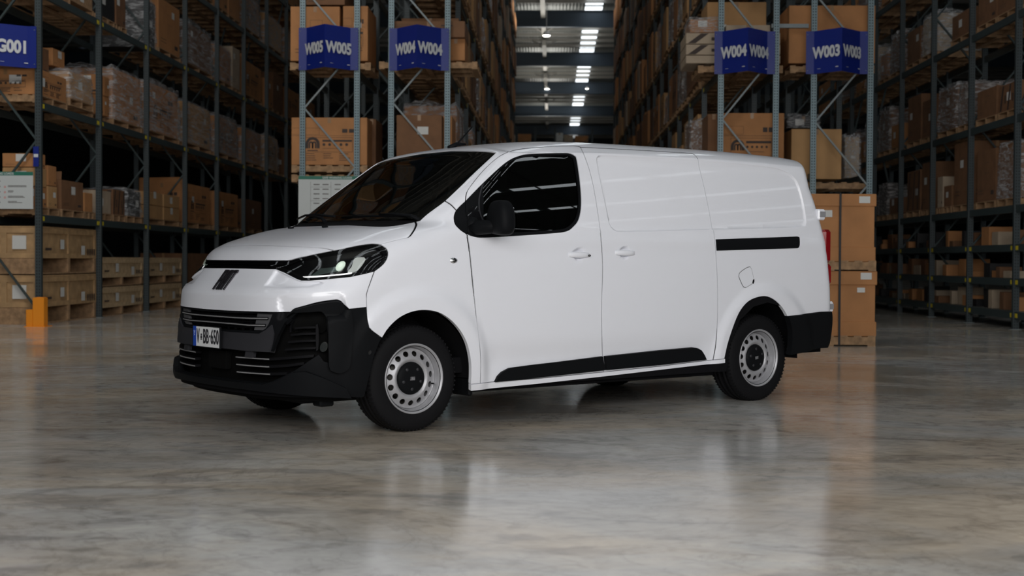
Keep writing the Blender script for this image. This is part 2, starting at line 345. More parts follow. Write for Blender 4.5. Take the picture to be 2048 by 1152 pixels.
# ---- cartons
def arch_logo(mb,tf,cx,cy,r):
    """round-arched emblem: a broad outer arch over two narrow inner arches"""
    def arc(x0,r0,r1,y0,leg,n=12):
        P=[];Q=[]
        pts=[math.pi*i/n for i in range(n+1)]
        o=[(x0+r1,y0-leg)]+[(x0+r1*math.cos(t),y0+r1*math.sin(t)) for t in pts]+[(x0-r1,y0-leg)]
        i_=[(x0+r0,y0-leg)]+[(x0+r0*math.cos(t),y0+r0*math.sin(t)) for t in pts]+[(x0-r0,y0-leg)]
        m=len(o); vs=[tf(a,b_) for a,b_ in o+i_]; mb.add(vs,[(k,k+1,m+k+1,m+k) for k in range(m-1)])
    arc(cx,.60*r,r,cy,.62*r); arc(cx-.225*r,.10*r,.34*r,cy+.05*r,.67*r,8); arc(cx+.225*r,.10*r,.34*r,cy+.05*r,.67*r,8)
def carton(c,a,z,dx,dy,h,label,kind='plain',m=None,group=None,prints=('front',),rz=0,name='carton',cat='box',lab=1,seed=0,root=None,flaps=False):
    rnd=random.Random(hash((round(c,2),round(a,2),round(z,2),seed))&0xffff if False else int(abs(c*131+a*71+z*37+seed)*10)%9973)
    m=m or kraft; g=empty(name,B(c,a,z),BANG+rz); tag(g,label,cat,group)
    mb=MB(); mb.box(-dx/2,dx/2,-dy/2,dy/2,0,h,0,.006); mb.build('board_body',m,g)
    if flaps:
        mb=MB(); mb.bar((-dx/2,-dy/2+.01,h),(-dx/2-.0,dy/2-.01,h+.02),.01,.02); mb.add([(-dx/2,-dy/2,h),(dx/2,-dy/2,h),(dx/2,-dy/2+.02,h+.14),(-dx/2,-dy/2+.05,h+.12)],[(0,1,2,3)]); mb.build('open_flap',m,g)
    mb=MB(); mb.box(-.03,.03,-dy/2-.0015,dy/2+.0015,h-.10,h+.0015); mb.build('tape',tapem,g)
    e=.002
    for fc in prints:
        if fc=='front': W=dx; tf=lambda u,v:(u,-dy/2-e,v)
        elif fc=='right': W=dy; tf=lambda u,v:(dx/2+e,u,v)
        else: W=dy; tf=lambda u,v:(-dx/2-e,-u,v)
        if kind!='none':
            mb=MB()
            def rc(u0,u1,v0,v1): mb.add([tf(u0,v0),tf(u1,v0),tf(u1,v1),tf(u0,v1)],[(0,1,2,3)])
            def frame_(u0,u1,v0,v1,t=.006): rc(u0,u1,v0,v0+t);rc(u0,u1,v1-t,v1);rc(u0,u0+t,v0,v1);rc(u1-t,u1,v0,v1)
            if kind=='arch':
                tf0=tf; tf=lambda u,v,tf0=tf0,W=W:tf0(max(-.49*W,u-.11*W),v)
                frame_(-.22*W,.42*W,.27*h,.58*h); arch_logo(mb,tf,-.11*W,.44*h,min(.105*W,.15*h)); 
                rc(-.18*W,-.04*W,.295*h,.315*h)
                rc(.02*W,.41*W,.49*h,.53*h)
                for q in range(5):
                    x=.04*W+q*.075*W; w_=.02*W; mb.add([tf(x+w_*math.cos(t),.43*h+w_*math.sin(t)) for t in [2*math.pi*i/8 for i in range(8)]],[tuple(range(8))])
                rc(.02*W,.30*W,.345*h,.352*h)
                for q in range(4):
                    for s0,s1 in ((-.20,-.02),(.03,.2),(.24,.4)):
                        if rnd.random()<.8: rc(s0*W,(s0+(s1-s0)*(.5+.5*rnd.random()))*W,(.23-.045*q)*h,(.236-.045*q)*h+.006)
                rc(.28*W,.35*W,.68*h,.76*h);rc(.37*W,.44*W,.68*h,.76*h)
                frame_(-.46*W,-.02*W,.64*h,.78*h,.004); rc(-.5*W,.5*W,.615*h,.620*h)
            elif kind=='plain':
                if rnd.random()<.6: frame_(-.1*W,.15*W,.55*h,.75*h,.004)
                rc(.25*W,.40*W,.12*h,.2*h) if rnd.random()<.5 else None
                for q in range(2): rc(-.4*W,-.15*W,(.15+.06*q)*h,(.16+.06*q)*h)
            elif kind=='stripe':
                for q in (-.38,.0,.36):
                    mb.add([tf((q-.10)*W,.04*h),tf((q-.02)*W,.04*h),tf((q+.12)*W,.96*h),tf((q+.04)*W,.96*h)],[(0,1,2,3)])
                for q in (-.2,.2): rc((q-.03)*W,(q+.03)*W,.3*h,.6*h)
            mb.build('print',inkm,g)['kind']='stuff'
        if lab and rnd.random()<.75 or lab>1:
            mb=MB(); u=(-.3+.6*rnd.random())*W; v=(.45+.35*rnd.random())*h; s_=min(.10,W*.15); mb.add([tf(u-s_,v-s_*.7),tf(u+s_,v-s_*.7),tf(u+s_,v+s_*.7),tf(u-s_,v+s_*.7)],[(0,1,2,3)]); mb.build('label',paper,g)
    return g
def film_me(i,top=.92):
    def f():
        rnd=random.Random(i); N=9; mb=MB()
        def P(x,y,z):
            k=z; sx=1.03-.06*k*k; j=.018
            q=math.sin(x*9+i)*math.cos(z*11+i*2)+math.sin(y*8+i)
            return (x*sx+j*q*.6+rnd.uniform(-j,j)*.6,y*sx+j*q*.5+rnd.uniform(-j,j)*.6,z*(1.02 if z>.5 else 1)+ (rnd.uniform(-j,j)*1.4 if z>.3 else 0)+(.03*math.sin(x*7+i) if z>.95 else 0))
        idx={};V=[]
        def gi(x,y,z):
            k=(round(x,3),round(y,3),round(z,3))
            if k not in idx: idx[k]=len(V);V.append(P(x,y,z))
            return idx[k]
        L=[-.5+q/N for q in range(N+1)]; Z=[q/N for q in range(N+1)]; Fs=[]
        for i_ in range(N):
            for j_ in range(N):
                Fs.append((gi(L[i_],L[j_],1),gi(L[i_+1],L[j_],1),gi(L[i_+1],L[j_+1],1),gi(L[i_],L[j_+1],1)))
                Fs.append((gi(L[i_],-.5,Z[j_]),gi(L[i_+1],-.5,Z[j_]),gi(L[i_+1],-.5,Z[j_+1]),gi(L[i_],-.5,Z[j_+1])))
                Fs.append((gi(L[i_+1],.5,Z[j_]),gi(L[i_],.5,Z[j_]),gi(L[i_],.5,Z[j_+1]),gi(L[i_+1],.5,Z[j_+1])))
                Fs.append((gi(.5,L[i_],Z[j_]),gi(.5,L[i_+1],Z[j_]),gi(.5,L[i_+1],Z[j_+1]),gi(.5,L[i_],Z[j_+1])))
                Fs.append((gi(-.5,L[i_+1],Z[j_]),gi(-.5,L[i_],Z[j_]),gi(-.5,L[i_],Z[j_+1]),gi(-.5,L[i_+1],Z[j_+1])))
        mb.add(V,Fs,0,True); return mb.mesh('film',film)
    return cached(('film',i%5),f)
def wrapped(c,a,z,dx,dy,h,label,kind='arch',fm_=None,m=None,prints=('front',),seed=0,group=None):
    g=carton(c,a,z,dx-.05,dy-.05,h-.04,label,kind,m,group,prints,name='wrapped_load',cat='wrapped load',seed=seed)
    me=film_me(seed); o=link('film',me,g); o.scale=(dx,dy,h)
    if fm_ is not None:
        me2=cached(('filmg',seed%5),lambda:me.copy()); 
        me2.materials.clear(); me2.materials.append(fm_); o.data=me2
    return g
def crate(c,a,z,dx,dy,h,label,skid=.0,m=None,paperl=True,rz=0,group=None,battens=3):
    g=empty('wooden_crate',B(c,a,z),BANG+rz); tag(g,label,'crate',group); m=m or wood2
    mb=MB(); mb.box(-dx/2+.02,dx/2-.02,-dy/2+.02,dy/2-.02,skid,h-.02); mb.build('panel_box',m,g)
    me=cached(('lid',dx,dy,m.name),lambda:MB().box(-dx/2,dx/2,-dy/2,dy/2,0,.03,0,.004).mesh('lid',m)); link('lid',me,g,(0,0,h-.03))
    for zz,hh in ((skid,.08),(h-.11,.08)):
        for s_ in (-1,1):
            link('rail',cached(('rl',dx,m.name),lambda:MB().box(-dx/2,dx/2,-.011,.011,0,.08).mesh('rail',m)),g,(0,s_*(dy/2-.011),zz)); link('rail',cached(('rl2',dy,m.name),lambda:MB().box(-.011,.011,-dy/2,dy/2,0,.08).mesh('rail',m)),g,(s_*(dx/2-.009),0,zz))
    hb=h-skid-.18
    for q in range(battens):
        f=-.5+q/(battens-1); y=f*(dy-.09); x=f*(dx-.09)
        for s_ in (-1,1):
            link('batten',cached(('bt',hb,m.name),lambda:MB().box(-.011,.011,-.045,.045,0,hb).mesh('batten',m)),g,(s_*(dx/2-.008),y,skid+.08)); link('batten',cached(('bu',hb,m.name),lambda:MB().box(-.045,.045,-.011,.011,0,hb).mesh('batten',m)),g,(x,s_*(dy/2-.010),skid+.08))
    if skid:
        for q in (-1,0,1):
            link('skid',cached(('sk',dx,skid,dy),lambda:MB().box(-dx/2,dx/2,-.05,.05,0,skid).mesh('skid',wood)),g,(0,q*(dy/2-.06),0))
        for s_ in (-1,1): link('skid_board',cached(('sb',dy),lambda:MB().box(-.05,.05,-dy/2,dy/2,0,.02).mesh('skid_board',wood)),g,(s_*(dx/2-.05),0,-.0))
    if paperl:
        for k,(y,zz) in enumerate(((-.12,.62),(.25,.5))):
            mb=MB(); mb.box(dx/2+.003,dx/2+.005,y*dy-.09,y*dy+.09,h*zz-.07,h*zz+.09); mb.build('label',paper,g)
        mb=MB()
        for q in range(4): mb.box(dx/2+.003,dx/2+.005,(.33+.04*q)*dy,(.35+.04*q)*dy,h*.4,h*.55)
        mb.box(dx/2+.003,dx/2+.005,-.4*dy,-.3*dy,h*.5,h*.55); mb.build('print',inkm,g)['kind']='stuff'
        mb=MB(); mb.box(.12*dx,.32*dx,-dy/2-.004,-dy/2-.002,h*.52,h*.8); mb.build('label',paper,g)
    return g
ORD=['first','second','third','fourth','fifth','sixth','seventh','eighth','ninth','tenth','eleventh','twelfth','thirteenth','fourteenth','fifteenth','sixteenth','seventeenth']
def lc(k,a_): return LA+(k+a_)*LB
lvn=['on the floor','lowest beam','second beam','third beam','fourth beam','fifth beam','sixth beam','seventh beam']
def LL(level,bay,f0,f1,h,kind,desc,m=None,dx=1.1,pal=True,dz=0,seed=0,inset_=.05,palH=None,flaps=False,prints=('right','front')):
    """a load in the left-hand racking; f0..f1 its share of the bay, seen from the aisle"""
    z=(0 if level==0 else LVL[level-1])+dz; a0,a1=lc(bay,0)+.07+f0*(LB-.14),lc(bay,0)+.07+f1*(LB-.14); a=(a0+a1)/2; dy=a1-a0; c=LC-inset_-dx/2
    where='%s, left rack, %s bay'%(lvn[level],ORD[bay])
    if pal: pallet(c,a,z,('pallet under '+desc+' '+where).replace('a dark arch','arch'),L=dx,W=dy); z+=PH
    lbl='%s %s'%(desc,where)
    if h>.8: h*=.93
    if kind in('arch','plain','none','stripe'): return carton(c,a,z,dx-.04,dy-.04,h,lbl,kind,m,prints=prints,seed=seed,flaps=flaps)
    if kind in('wrap','wraparch'): return wrapped(c,a,z,dx-.02,dy-.02,h,lbl,'arch' if kind=='wraparch' else 'plain',film,m,prints,seed)
    if kind=='milky': return wrapped(c,a,z,dx-.02,dy-.02,h,lbl,'plain',filmg,m,prints,seed)
# floor level crates
def lcrate(bay,f0,f1,z,h,skid,desc,m=None,dx=1.15,bt=3,pl_=True):
    a0,a1=lc(bay,0)+.08+f0*(LB-.16),lc(bay,0)+.08+f1*(LB-.16); return crate(LC-.03-dx/2,(a0+a1)/2,z,dx,a1-a0,h,desc,skid,m,pl_,battens=bt)
lcrate(0,0,1,0,.80,.28,'tall-skidded plywood crate on the floor behind the orange guard, bottom of two'); lcrate(0,0,1.0,.82,.78,.26,'tall-skidded plywood crate stacked on the crate behind the orange guard')
for k in (1,2):
    for q in (0,1):
        lcrate(k,.02,.97,q*.56,.54,.16,'long low pale plywood case, %s of two in the %s bay of the left rack'%(('lower','upper')[q],ORD[k]),kraft2 if False else wood3,bt=2)
LL(0,4,.0,.45,.95,'plain','leaning brown carton',kraft3); LL(0,3,.1,.9,1.15,'plain','dark brown carton',kraft3)
# level 1
for q,(f0,f1,zz,h) in enumerate(((0,.17,0,.32),(0,.17,.33,.30),(.0,.15,.64,.22),(.18,.34,0,.36),(.18,.33,.37,.33))):
    LL(1,0,f0,f1,h,'plain','small brown carton, %s of the small stack,'%('near bottom','near middle','near topmost','far bottom','far top')[q].replace(',',''),kraft2 if q%2 else kraft,pal=False,dz=PH+zz,dx=.6,seed=q)
pallet(LC-.6,lc(0,.2),1.78,'timber pallet under the stack of small cartons in the first bay, lowest beam',L=1.1,W=1.0)
LL(1,0,.40,.80,.50,'plain','wide dark brown carton',kraft3,seed=3,flaps=True); LL(1,0,.81,.98,.34,'plain','little brown carton',kraft,seed=4)
LL(1,1,.02,.30,.42,'plain','beige carton',beige,seed=5); LL(1,1,.33,.60,.48,'stripe','dark slatted brown carton',kraft3,seed=6); LL(1,1,.62,.98,.55,'milky','black film-wrapped bundle',blackm,seed=7)
for q in range(4): LL(1,2,.03+.47*(q%2),.48+.47*(q%2),.27,'none','strapped brown paper pack, %s of four,'%('lower near','lower far','upper near','upper far')[q].replace(',',''),kraft2,pal=False,dz=PH+.28*(q//2),seed=q)
pallet(LC-.6,lc(2,.5),1.78,'timber pallet under the four strapped paper packs',L=1.1,W=2.4)
LL(1,3,.06,.88,.95,'arch','tall open carton with a dark arch emblem',kraft,seed=2,flaps=True); LL(1,4,.04,.90,.92,'arch','carton with a dark arch emblem',kraft,seed=4); LL(1,5,.1,.9,.8,'plain','plain dark carton',kraft3,seed=1)
# level 2
LL(2,0,.02,.50,.42,'arch','low arch-printed carton with white taped sheet,',kraft,seed=11); LL(2,0,.54,.98,.50,'wrap','film-draped carton',kraft2,seed=12,dz=.12); LL(2,0,.1,.45,.45,'plain','brown carton behind the draped film',kraft3,pal=False,dz=PH+.44,seed=13,inset_=.3,dx=.7); LL(2,0,.50,.72,.3,'plain','small brown carton on top of the draped load',kraft,pal=False,dz=PH+.66,seed=14,inset_=.3,dx=.5)
for q in range(4): LL(2,1,.03+.12*(q%2),.145+.12*(q%2),.36,'plain','small square carton, %s of four,'%('lower near','lower far','upper near','upper far')[q].replace(',',''),kraft,pal=False,dz=PH+.37*(q//2),dx=.5,seed=q)
pallet(LC-.6,lc(1,.16),3.60,'small timber pallet under the four square cartons',L=.9,W=.75)
LL(2,1,.33,.98,1.08,'wrap','large carton with film hood',kraft,seed=15); LL(2,2,.05,.93,1.12,'wraparch','large arch-printed carton under clear film',kraft,seed=16)
LL(2,3,.08,.90,1.05,'milky','pale cloudy wrapped load',kraft2,seed=17); LL(2,4,.05,.86,1.02,'wraparch','arch-printed carton with film top',kraft,seed=18); LL(2,5,.05,.88,1.0,'milky','cloudy wrapped load',kraft,seed=19); LL(2,6,.05,.7,1.08,'wraparch','silver-topped wrapped load',kraft2,seed=20); LL(2,7,.1,.8,.9,'plain','dark carton',kraft3,seed=8)
# level 3
LL(3,0,.10,.98,.28,'none','low pack of loose boards',wood,seed=21)
for q in range(2): pallet(LC-.6,lc(1,.12+.24*q),5.42,'empty timber pallet, %s of two on the third beam'%('near','far')[q],L=1.1,W=.7)
LL(3,1,.02,.38,.5,'none','black covered load',blackm,seed=22,dz=PH,pal=False); LL(3,1,.40,.62,.62,'plain','mid brown carton',kraft3,seed=23); 
LL(3,2,.03,.30,1.1,'milky','black wrapped stack with white labels',blackm,seed=24,pal=False); LL(3,2,.36,.96,1.15,'plain','tall open carton with white tags',kraft,seed=25,flaps=True)
LL(3,3,.05,.93,1.05,'milky','grey bagged load with a pale crease',kraft3,seed=26); LL(3,4,.06,.62,.98,'wrap','brown carton with torn film',kraft,seed=27); LL(3,4,.66,.97,1.15,'plain','narrow pale upright carton',beige,seed=28)
LL(3,5,.05,.88,1.0,'arch','arch-printed carton with a raised flap',kraft,seed=29,flaps=True); LL(3,6,.02,.4,.85,'plain','brown carton',kraft,seed=30); LL(3,6,.42,.95,1.2,'plain','leaning tall dark carton',kraft3,seed=31); LL(3,7,.1,.9,1.0,'arch','arch-printed carton',kraft,seed=32); LL(3,8,.1,.9,1.0,'plain','brown carton',kraft,seed=33)
# level 4
LL(4,3,.05,.48,.8,'plain','brown carton',kraft,seed=34); LL(4,3,.52,.96,.9,'plain','second brown carton',kraft3,seed=35); LL(4,4,.02,.48,.95,'plain','brown carton',kraft,seed=36); LL(4,4,.5,.97,.9,'plain','paler carton',kraft,seed=37)
LL(4,5,.05,.8,1.05,'wraparch','arch-printed carton with film',kraft,seed=38); LL(4,6,.05,.9,1.0,'wrap','patterned wrapped carton',kraft2,seed=39); LL(4,7,.05,.8,1.0,'milky','cloudy wrapped load',kraft,seed=40); LL(4,8,.05,.8,1.0,'plain','brown carton',kraft,seed=41); LL(5,6,.05,.8,1.0,'milky','cloudy wrapped load',kraft,seed=42); LL(5,7,.05,.8,1.0,'plain','brown carton',kraft,seed=42)
for k in range(0,9):
    for lv in (5,6,7):
        LL(lv,k,.03,.48,1.15,'wrap' if k<4 else 'plain','%s load'%('yellowish brown','tall brown','pale brown')[(k+lv)%3],(kraft2,kraft,beige)[(k+lv)%3],seed=k+lv,prints=(),pal=False) if not (lv==5 and k in(6,7)) else 0
        LL(lv,k,.52,.97,1.0,'plain','%s box'%('wide brown','square brown','pale')[(k+lv)%3],(kraft,kraft2,kraft3)[(k+lv)%3],seed=k+lv,prints=(),pal=False) if not (lv==5 and k in(6,7)) else 0
# ---- loads behind the rack ends (placed from the face they show)
def px_load(u0,u1,v0,v1,Y,dy,label,kind='plain',m=None,fn=carton,**k):
    c0,a,z1=at(u0,v0,Y); c1,_,_=at(u1,v0,Y); z0=at((u0+u1)/2,v1,Y)[2]
    return fn((c0+c1)/2,a+dy/2,z0,c1-c0,dy,z1-z0,label,kind=kind,m=m,**k)
def px_pallet(u0,u1,v1,Y,dy,label):
    c0,a,z0=at(u0,v1,Y); c1,_,_=at(u1,v1,Y); return pallet((c0+c1)/2,a+dy/2,z0,label,L=c1-c0,W=dy)
YF=25.35
px_load(583,735,235,330,YF,1.15,'big carton with a dark arch emblem behind the leftmost rack end, just above the windscreen','arch',lab=0)
px_pallet(583,735,345,YF,1.15,'pale pallet under the arch-emblem carton just above the windscreen'); px_pallet(583,735,364,YF,1.15,'lower pallet under the arch-emblem carton just above the windscreen')
px_load(735,752,238,330,26.0,1.0,'slim carton standing behind the right edge of the arch-emblem carton','none',kraft3,lab=0)
px_load(581,680,13,122,YF,1.1,'large carton behind the leftmost folded blue sign','plain',kraft,lab=0)
px_load(686,736,12,122,YF,1.2,'narrow upright carton right of the leftmost folded blue sign','arch',kraft,lab=2); px_pallet(580,742,140,YF,1.2,'timber pallet behind the leftmost folded blue sign')
px_load(600,690,-60,10,YF,1.1,'dark carton with an arch emblem at the top edge, above the leftmost folded sign','arch',kraft3,lab=0)
px_load(793,884,230,316,YF,1.1,'brown carton with scattered white labels behind the second rack end','none',kraft3,lab=2,seed=5); px_pallet(793,892,333,YF,1.1,'pallet under the carton with scattered white labels')
px_load(886,904,232,316,25.6,1.0,'slim brown carton right of the carton with scattered labels','none',kraft,lab=0)
px_load(778,893,98,120,YF,1.1,'flat pale slatted box under the striped carton, second rack end','none',beige,lab=0); px_load(778,895,76,97,YF,1.1,'flat carton printed with dark slanting stripes, behind the second folded sign','stripe',kraft2,lab=0)
px_load(785,930,42,75,YF,1.1,'dark round-marked carton lying on the striped carton','arch',kraft3,lab=0); px_load(893,930,76,121,25.5,.9,'short brown carton at the right edge of the second rack end','plain',kraft,lab=0)
px_pallet(758,955,138,YF,1.25,'wide timber pallet behind the second folded blue sign')
px_load(1416,1440,228,340,25.5,1.1,'narrow carton flank left of the big arch-emblem carton above the van roof','none',kraft3,lab=0)
px_load(1440,1568,226,345,YF-.2,1.15,'big carton with an arch emblem above the rear van roof','arch',kraft,lab=0); px_pallet(1425,1568,361,YF-.2,1.15,'pallet under the big arch-emblem carton above the rear van roof')
px_load(1380,1420,240,330,26.5,1.0,'film-wrapped brown load left of the big arch-emblem carton','plain',kraft3,fn=wrapped,seed=2)
for q,(y0,y1,k_,d) in enumerate(((111,127,'none','plain beige box, lowest of three beside the third folded sign'),(89,110,'stripe','striped beige box, middle of three beside the third folded sign'),(66,88,'stripe','striped beige box, topmost of three beside the third folded sign'))):
    px_load(1372,1560,y0,y1,YF-.1,1.1,d,k_,beige,lab=1 if q==0 else 0)
px_load(1378,1445,34,65,YF,1.0,'brown bundle in clear film on the beige boxes','none',kraft,fn=wrapped,seed=3); px_load(1452,1540,50,65,YF,1.0,'low beige tray behind the third folded blue sign','none',beige,lab=0)
px_pallet(1396,1565,146,YF-.1,1.2,'timber pallet under the three beige boxes')
px_load(1578,1750,11,127,YF-.2,1.15,'huge plain carton behind the rightmost folded blue sign','none',kraft,lab=0); px_pallet(1580,1748,146,YF-.2,1.15,'grey pallet behind the rightmost folded blue sign')
px_load(1583,1683,258,358,YF-.1,1.0,'pale plain carton behind the rightmost rack end, over the van tail','none',kraft2,lab=0); px_load(1575,1640,228,256,25.6,.8,'dark film bundle on the pale plain carton','none',blackm,fn=wrapped,seed=1); px_pallet(1583,1742,379,YF-.1,1.1,'timber pallet under the pale plain carton over the van tail')
px_load(1688,1722,270,356,26.6,.8,'crumpled film-wrapped load right of the pale plain carton','plain',beige,fn=wrapped,seed=4)
# ---- the two big strapped boxes behind the van's tail
def gaylord(z0,z1,lid,x0,x1,label,Y=18.0,wl=1.0,paper_=()):
    c0,a,_=at(x0,600,Y); c1=at(x1,600,Y)[0]; cm=(c0+c1)/2; hw=(c1-c0)/2; g=empty('pallet_box',B(cm,a+.55,z0),BANG); tag(g,label,'box'); h=z1-z0
    mb=MB(); mb.box(-hw+.02,hw-.02,-.53,.53,0,h-.02,0,.006); mb.build('sleeve',kraft,g)
    mb=MB(); mb.box(-hw,hw,-.55,.55,h-lid,h,0,.008); mb.build('lid',kraft,g)
    mb=MB(); mb.box(-hw+.005,hw-.005,-.545,.545,0,.19,0,.006); mb.build('base_tray',kraft,g)
    for u,v,s_ in paper_:
        mb=MB(); mb.box(u-s_,u+s_,-.556 if v>h-lid else -.537,-.55 if v>h-lid else -.531,v-s_*.62,v+s_*.62); mb.build('label',paper,g)
    return g,cm,a,hw
g1,cm,ga_,hw=gaylord(.125,.97,.18,1566,1753,'lower of two large strapped pallet boxes behind the van tail',paper_=((.46,.78,.07),(.40,.60,.05)))
g2,_,_,_=gaylord(1.09,1.965,.16,1563,1750,'upper of two large strapped pallet boxes behind the van tail',paper_=((.45,.80,.07),(.30-.33,.62,.07)))
pallet(cm,ga_+.55,0,'timber pallet on the floor under the lower strapped pallet box',L=1.17,W=1.12); pallet(cm,ga_+.55,.97,'timber pallet between the two strapped pallet boxes',L=1.17,W=1.12)
mb=MB(); u=at(1678,600,18)[0]-cm; mb.box(u-.014,u+.014,-.566,-.558,.01,1.975); mb.box(u-.014,u+.014,-.566,.566,1.968,1.975); mb.box(u-.014,u+.014,.558,.566,.01,1.975); o=mb.build('strap',blackm,None,B(cm,ga_+.55,0),(0,0,BANG)); tag(o,'black strap running down over both large pallet boxes','strap')
# ---- far-right racking
RB=2.52
def RLd(level,bay,f0,f1,h,kind,desc,m=None,dx=1.0,pal=True,seed=0,dz=0):
    z=RLV[level]+dz; a0,a1=RA+bay*RB+.06+f0*(RB-.12),RA+bay*RB+.06+f1*(RB-.12); a=(a0+a1)/2; dy=a1-a0; c=RC+.04+dx/2
    lv={3:'first beam above shelves',4:'second beam',5:'third beam',6:'highest beam'}[level]
    lbl='%s, %s, far right rack, %s bay'%(desc,lv,ORD[max(0,bay-1)])
    if pal: pallet(c,a,z,'pallet under '+lbl,L=dx,W=dy); z+=PH
    if kind in('arch','plain','none','stripe'): return carton(c,a,z,dx-.04,dy-.04,h,lbl,kind,m,prints=('left','front'),seed=seed)
    return wrapped(c,a,z,dx-.02,dy-.02,h,lbl,'plain',film if kind=='wrap' else filmg,m,('left','front'),seed)
k3=kraft3  # board with the dim right aisle's shade put into its colour
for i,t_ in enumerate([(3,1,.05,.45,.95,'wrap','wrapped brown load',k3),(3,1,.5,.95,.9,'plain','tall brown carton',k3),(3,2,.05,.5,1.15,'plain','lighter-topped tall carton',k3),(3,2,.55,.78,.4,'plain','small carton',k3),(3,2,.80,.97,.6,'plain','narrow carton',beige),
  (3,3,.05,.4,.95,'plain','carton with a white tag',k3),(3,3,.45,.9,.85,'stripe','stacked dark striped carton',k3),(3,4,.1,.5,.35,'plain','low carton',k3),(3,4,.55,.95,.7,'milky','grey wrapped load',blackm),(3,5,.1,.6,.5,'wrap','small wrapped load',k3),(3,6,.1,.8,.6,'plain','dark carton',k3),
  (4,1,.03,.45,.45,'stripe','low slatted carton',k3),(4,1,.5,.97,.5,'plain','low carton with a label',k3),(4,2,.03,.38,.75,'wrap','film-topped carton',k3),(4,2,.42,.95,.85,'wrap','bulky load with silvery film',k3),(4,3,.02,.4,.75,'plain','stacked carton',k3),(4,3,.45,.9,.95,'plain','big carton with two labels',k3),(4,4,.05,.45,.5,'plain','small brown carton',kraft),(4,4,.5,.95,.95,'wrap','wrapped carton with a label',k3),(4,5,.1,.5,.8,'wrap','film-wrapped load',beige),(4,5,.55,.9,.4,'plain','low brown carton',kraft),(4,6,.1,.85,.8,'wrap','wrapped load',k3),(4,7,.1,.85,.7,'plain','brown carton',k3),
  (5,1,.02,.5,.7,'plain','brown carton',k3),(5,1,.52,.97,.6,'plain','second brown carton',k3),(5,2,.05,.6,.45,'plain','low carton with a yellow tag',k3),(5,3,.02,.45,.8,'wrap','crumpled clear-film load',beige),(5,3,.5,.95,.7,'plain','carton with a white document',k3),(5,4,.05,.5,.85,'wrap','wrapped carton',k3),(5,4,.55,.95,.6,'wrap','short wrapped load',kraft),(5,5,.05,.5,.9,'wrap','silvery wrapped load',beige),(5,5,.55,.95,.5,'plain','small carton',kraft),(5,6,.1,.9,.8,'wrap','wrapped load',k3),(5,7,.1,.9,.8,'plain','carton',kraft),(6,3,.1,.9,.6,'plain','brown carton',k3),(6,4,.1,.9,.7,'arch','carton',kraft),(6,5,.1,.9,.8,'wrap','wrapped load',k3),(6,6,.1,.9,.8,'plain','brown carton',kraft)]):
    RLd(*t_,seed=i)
rnd=random.Random(3)
adj=['tiny','small','squat','narrow','low','short']; n_=0
shelfdeck=mat('shelf_board',(.10,.10,.09),.7)
for lv in (0,1,2):
    for bay in range(1,8):
        mb=MB(); mb.box(-.48,.48,0,RB-.1,-.02,0); o=mb.build('shelf_board',shelfdeck,None,B(RC+.52,RA+bay*RB+.05,RLV[lv]),(0,0,BANG)); tag(o,'dark %s shelf board, far right rack, %s bay'%(('lowest','second','third')[lv],ORD[bay-1]),'shelf')
        f=.05
        while f<.9:
            w_=rnd.uniform(.07,.20); h=rnd.uniform(.10,.34)
            if rnd.random()<.75:
                a=RA+bay*RB+f*RB+w_*RB/2; d=rnd.uniform(.3,.5); mm=rnd.choice([kraft3,kraft3,beige,blackm,kraft])
                o=MB().box(-d/2,d/2,-w_*RB/2+.02,w_*RB/2-.02,0,h,0,.006).build('small_carton',mm,None,B(RC+.06+d/2+rnd.uniform(0,.12),a,RLV[lv]),(0,0,BANG+rnd.uniform(-.1,.1)))
                tag(o,'%s %s box, %s shelf, far right rack, %s bay, %s part'%(rnd.choice(adj),{'kraft_board_dark_shaded':'shaded brown','beige_board':'beige','black_carton':'black','kraft_board':'brown'}[mm.name],('lowest','second','third')[lv],ORD[bay-1],('near','near middle','middle','far middle','far','far end')[min(5,int((f)*6))]),'box','small boxes on the low shelves of the far right rack')
            f+=w_+.03
# ---- loads along the middle aisle
cm_=[MB().box(-.5,.5,-.5,.5,0,1,0,.01).mesh('carton',m) for m in (kraft,kraft2,kraft3,kraft,beige,kraft3)]
def run(side,c_face,a0,nb,name):
    rnd=random.Random(5+side)
    for k in range(nb):
        ymax=a0+(k+1)*2.7
        for li,z in enumerate(WL[:-1]):
            if z>1.2+.195*ymax or (li==0 and k>6): continue
            for q in (0,1):
                if k==0 and li<2 and q==0: continue
                a=a0+k*2.7+.72+q*1.28; c=c_face-side*(.52-.06*rnd.random()); h=rnd.uniform(.75,1.38); w_=rnd.uniform(.95,1.15)
                wh='on %s beam, rack %s, %s bay, %s side'%(ORD[li],name,ORD[k],('near','far')[q])
                zp=PH if k<9 else .0
                if k<9: pallet(c,a,z,'timber pallet '+wh,detail=(k<4),L=1.12,W=1.16)
                t_=rnd.random()
                if k<6 and t_<.35: wrapped(c+side*.03,a,z+PH,w_,1.1,h,'film-wrapped load '+wh,'plain',rnd.choice([film,film,filmg]),rnd.choice([kraft,kraft3,beige]),('front','right' if side>0 else 'left'),seed=k+li)
                elif k<6: carton(c+side*.03,a,z+PH,w_,1.08,h,'brown carton '+wh,rnd.choice(['plain','arch','none']),rnd.choice([kraft,kraft3,kraft2]),prints=('front','right' if side>0 else 'left'),seed=k+li)
                else:
                    i=rnd.randrange(6); o=link('carton',cm_[i]); o.location=B(c+side*.03,a,z+zp); o.rotation_euler=(0,0,BANG); o.scale=(w_,1.1,h); tag(o,('brown carton','pale carton','dark carton','brown carton','beige carton','dark carton')[i]+' '+wh,'box','cartons far along the middle aisle')
run(1,-1.91,A0,16,'left of middle aisle'); run(-1,2.99,A0-.15,16,'right of middle aisle')
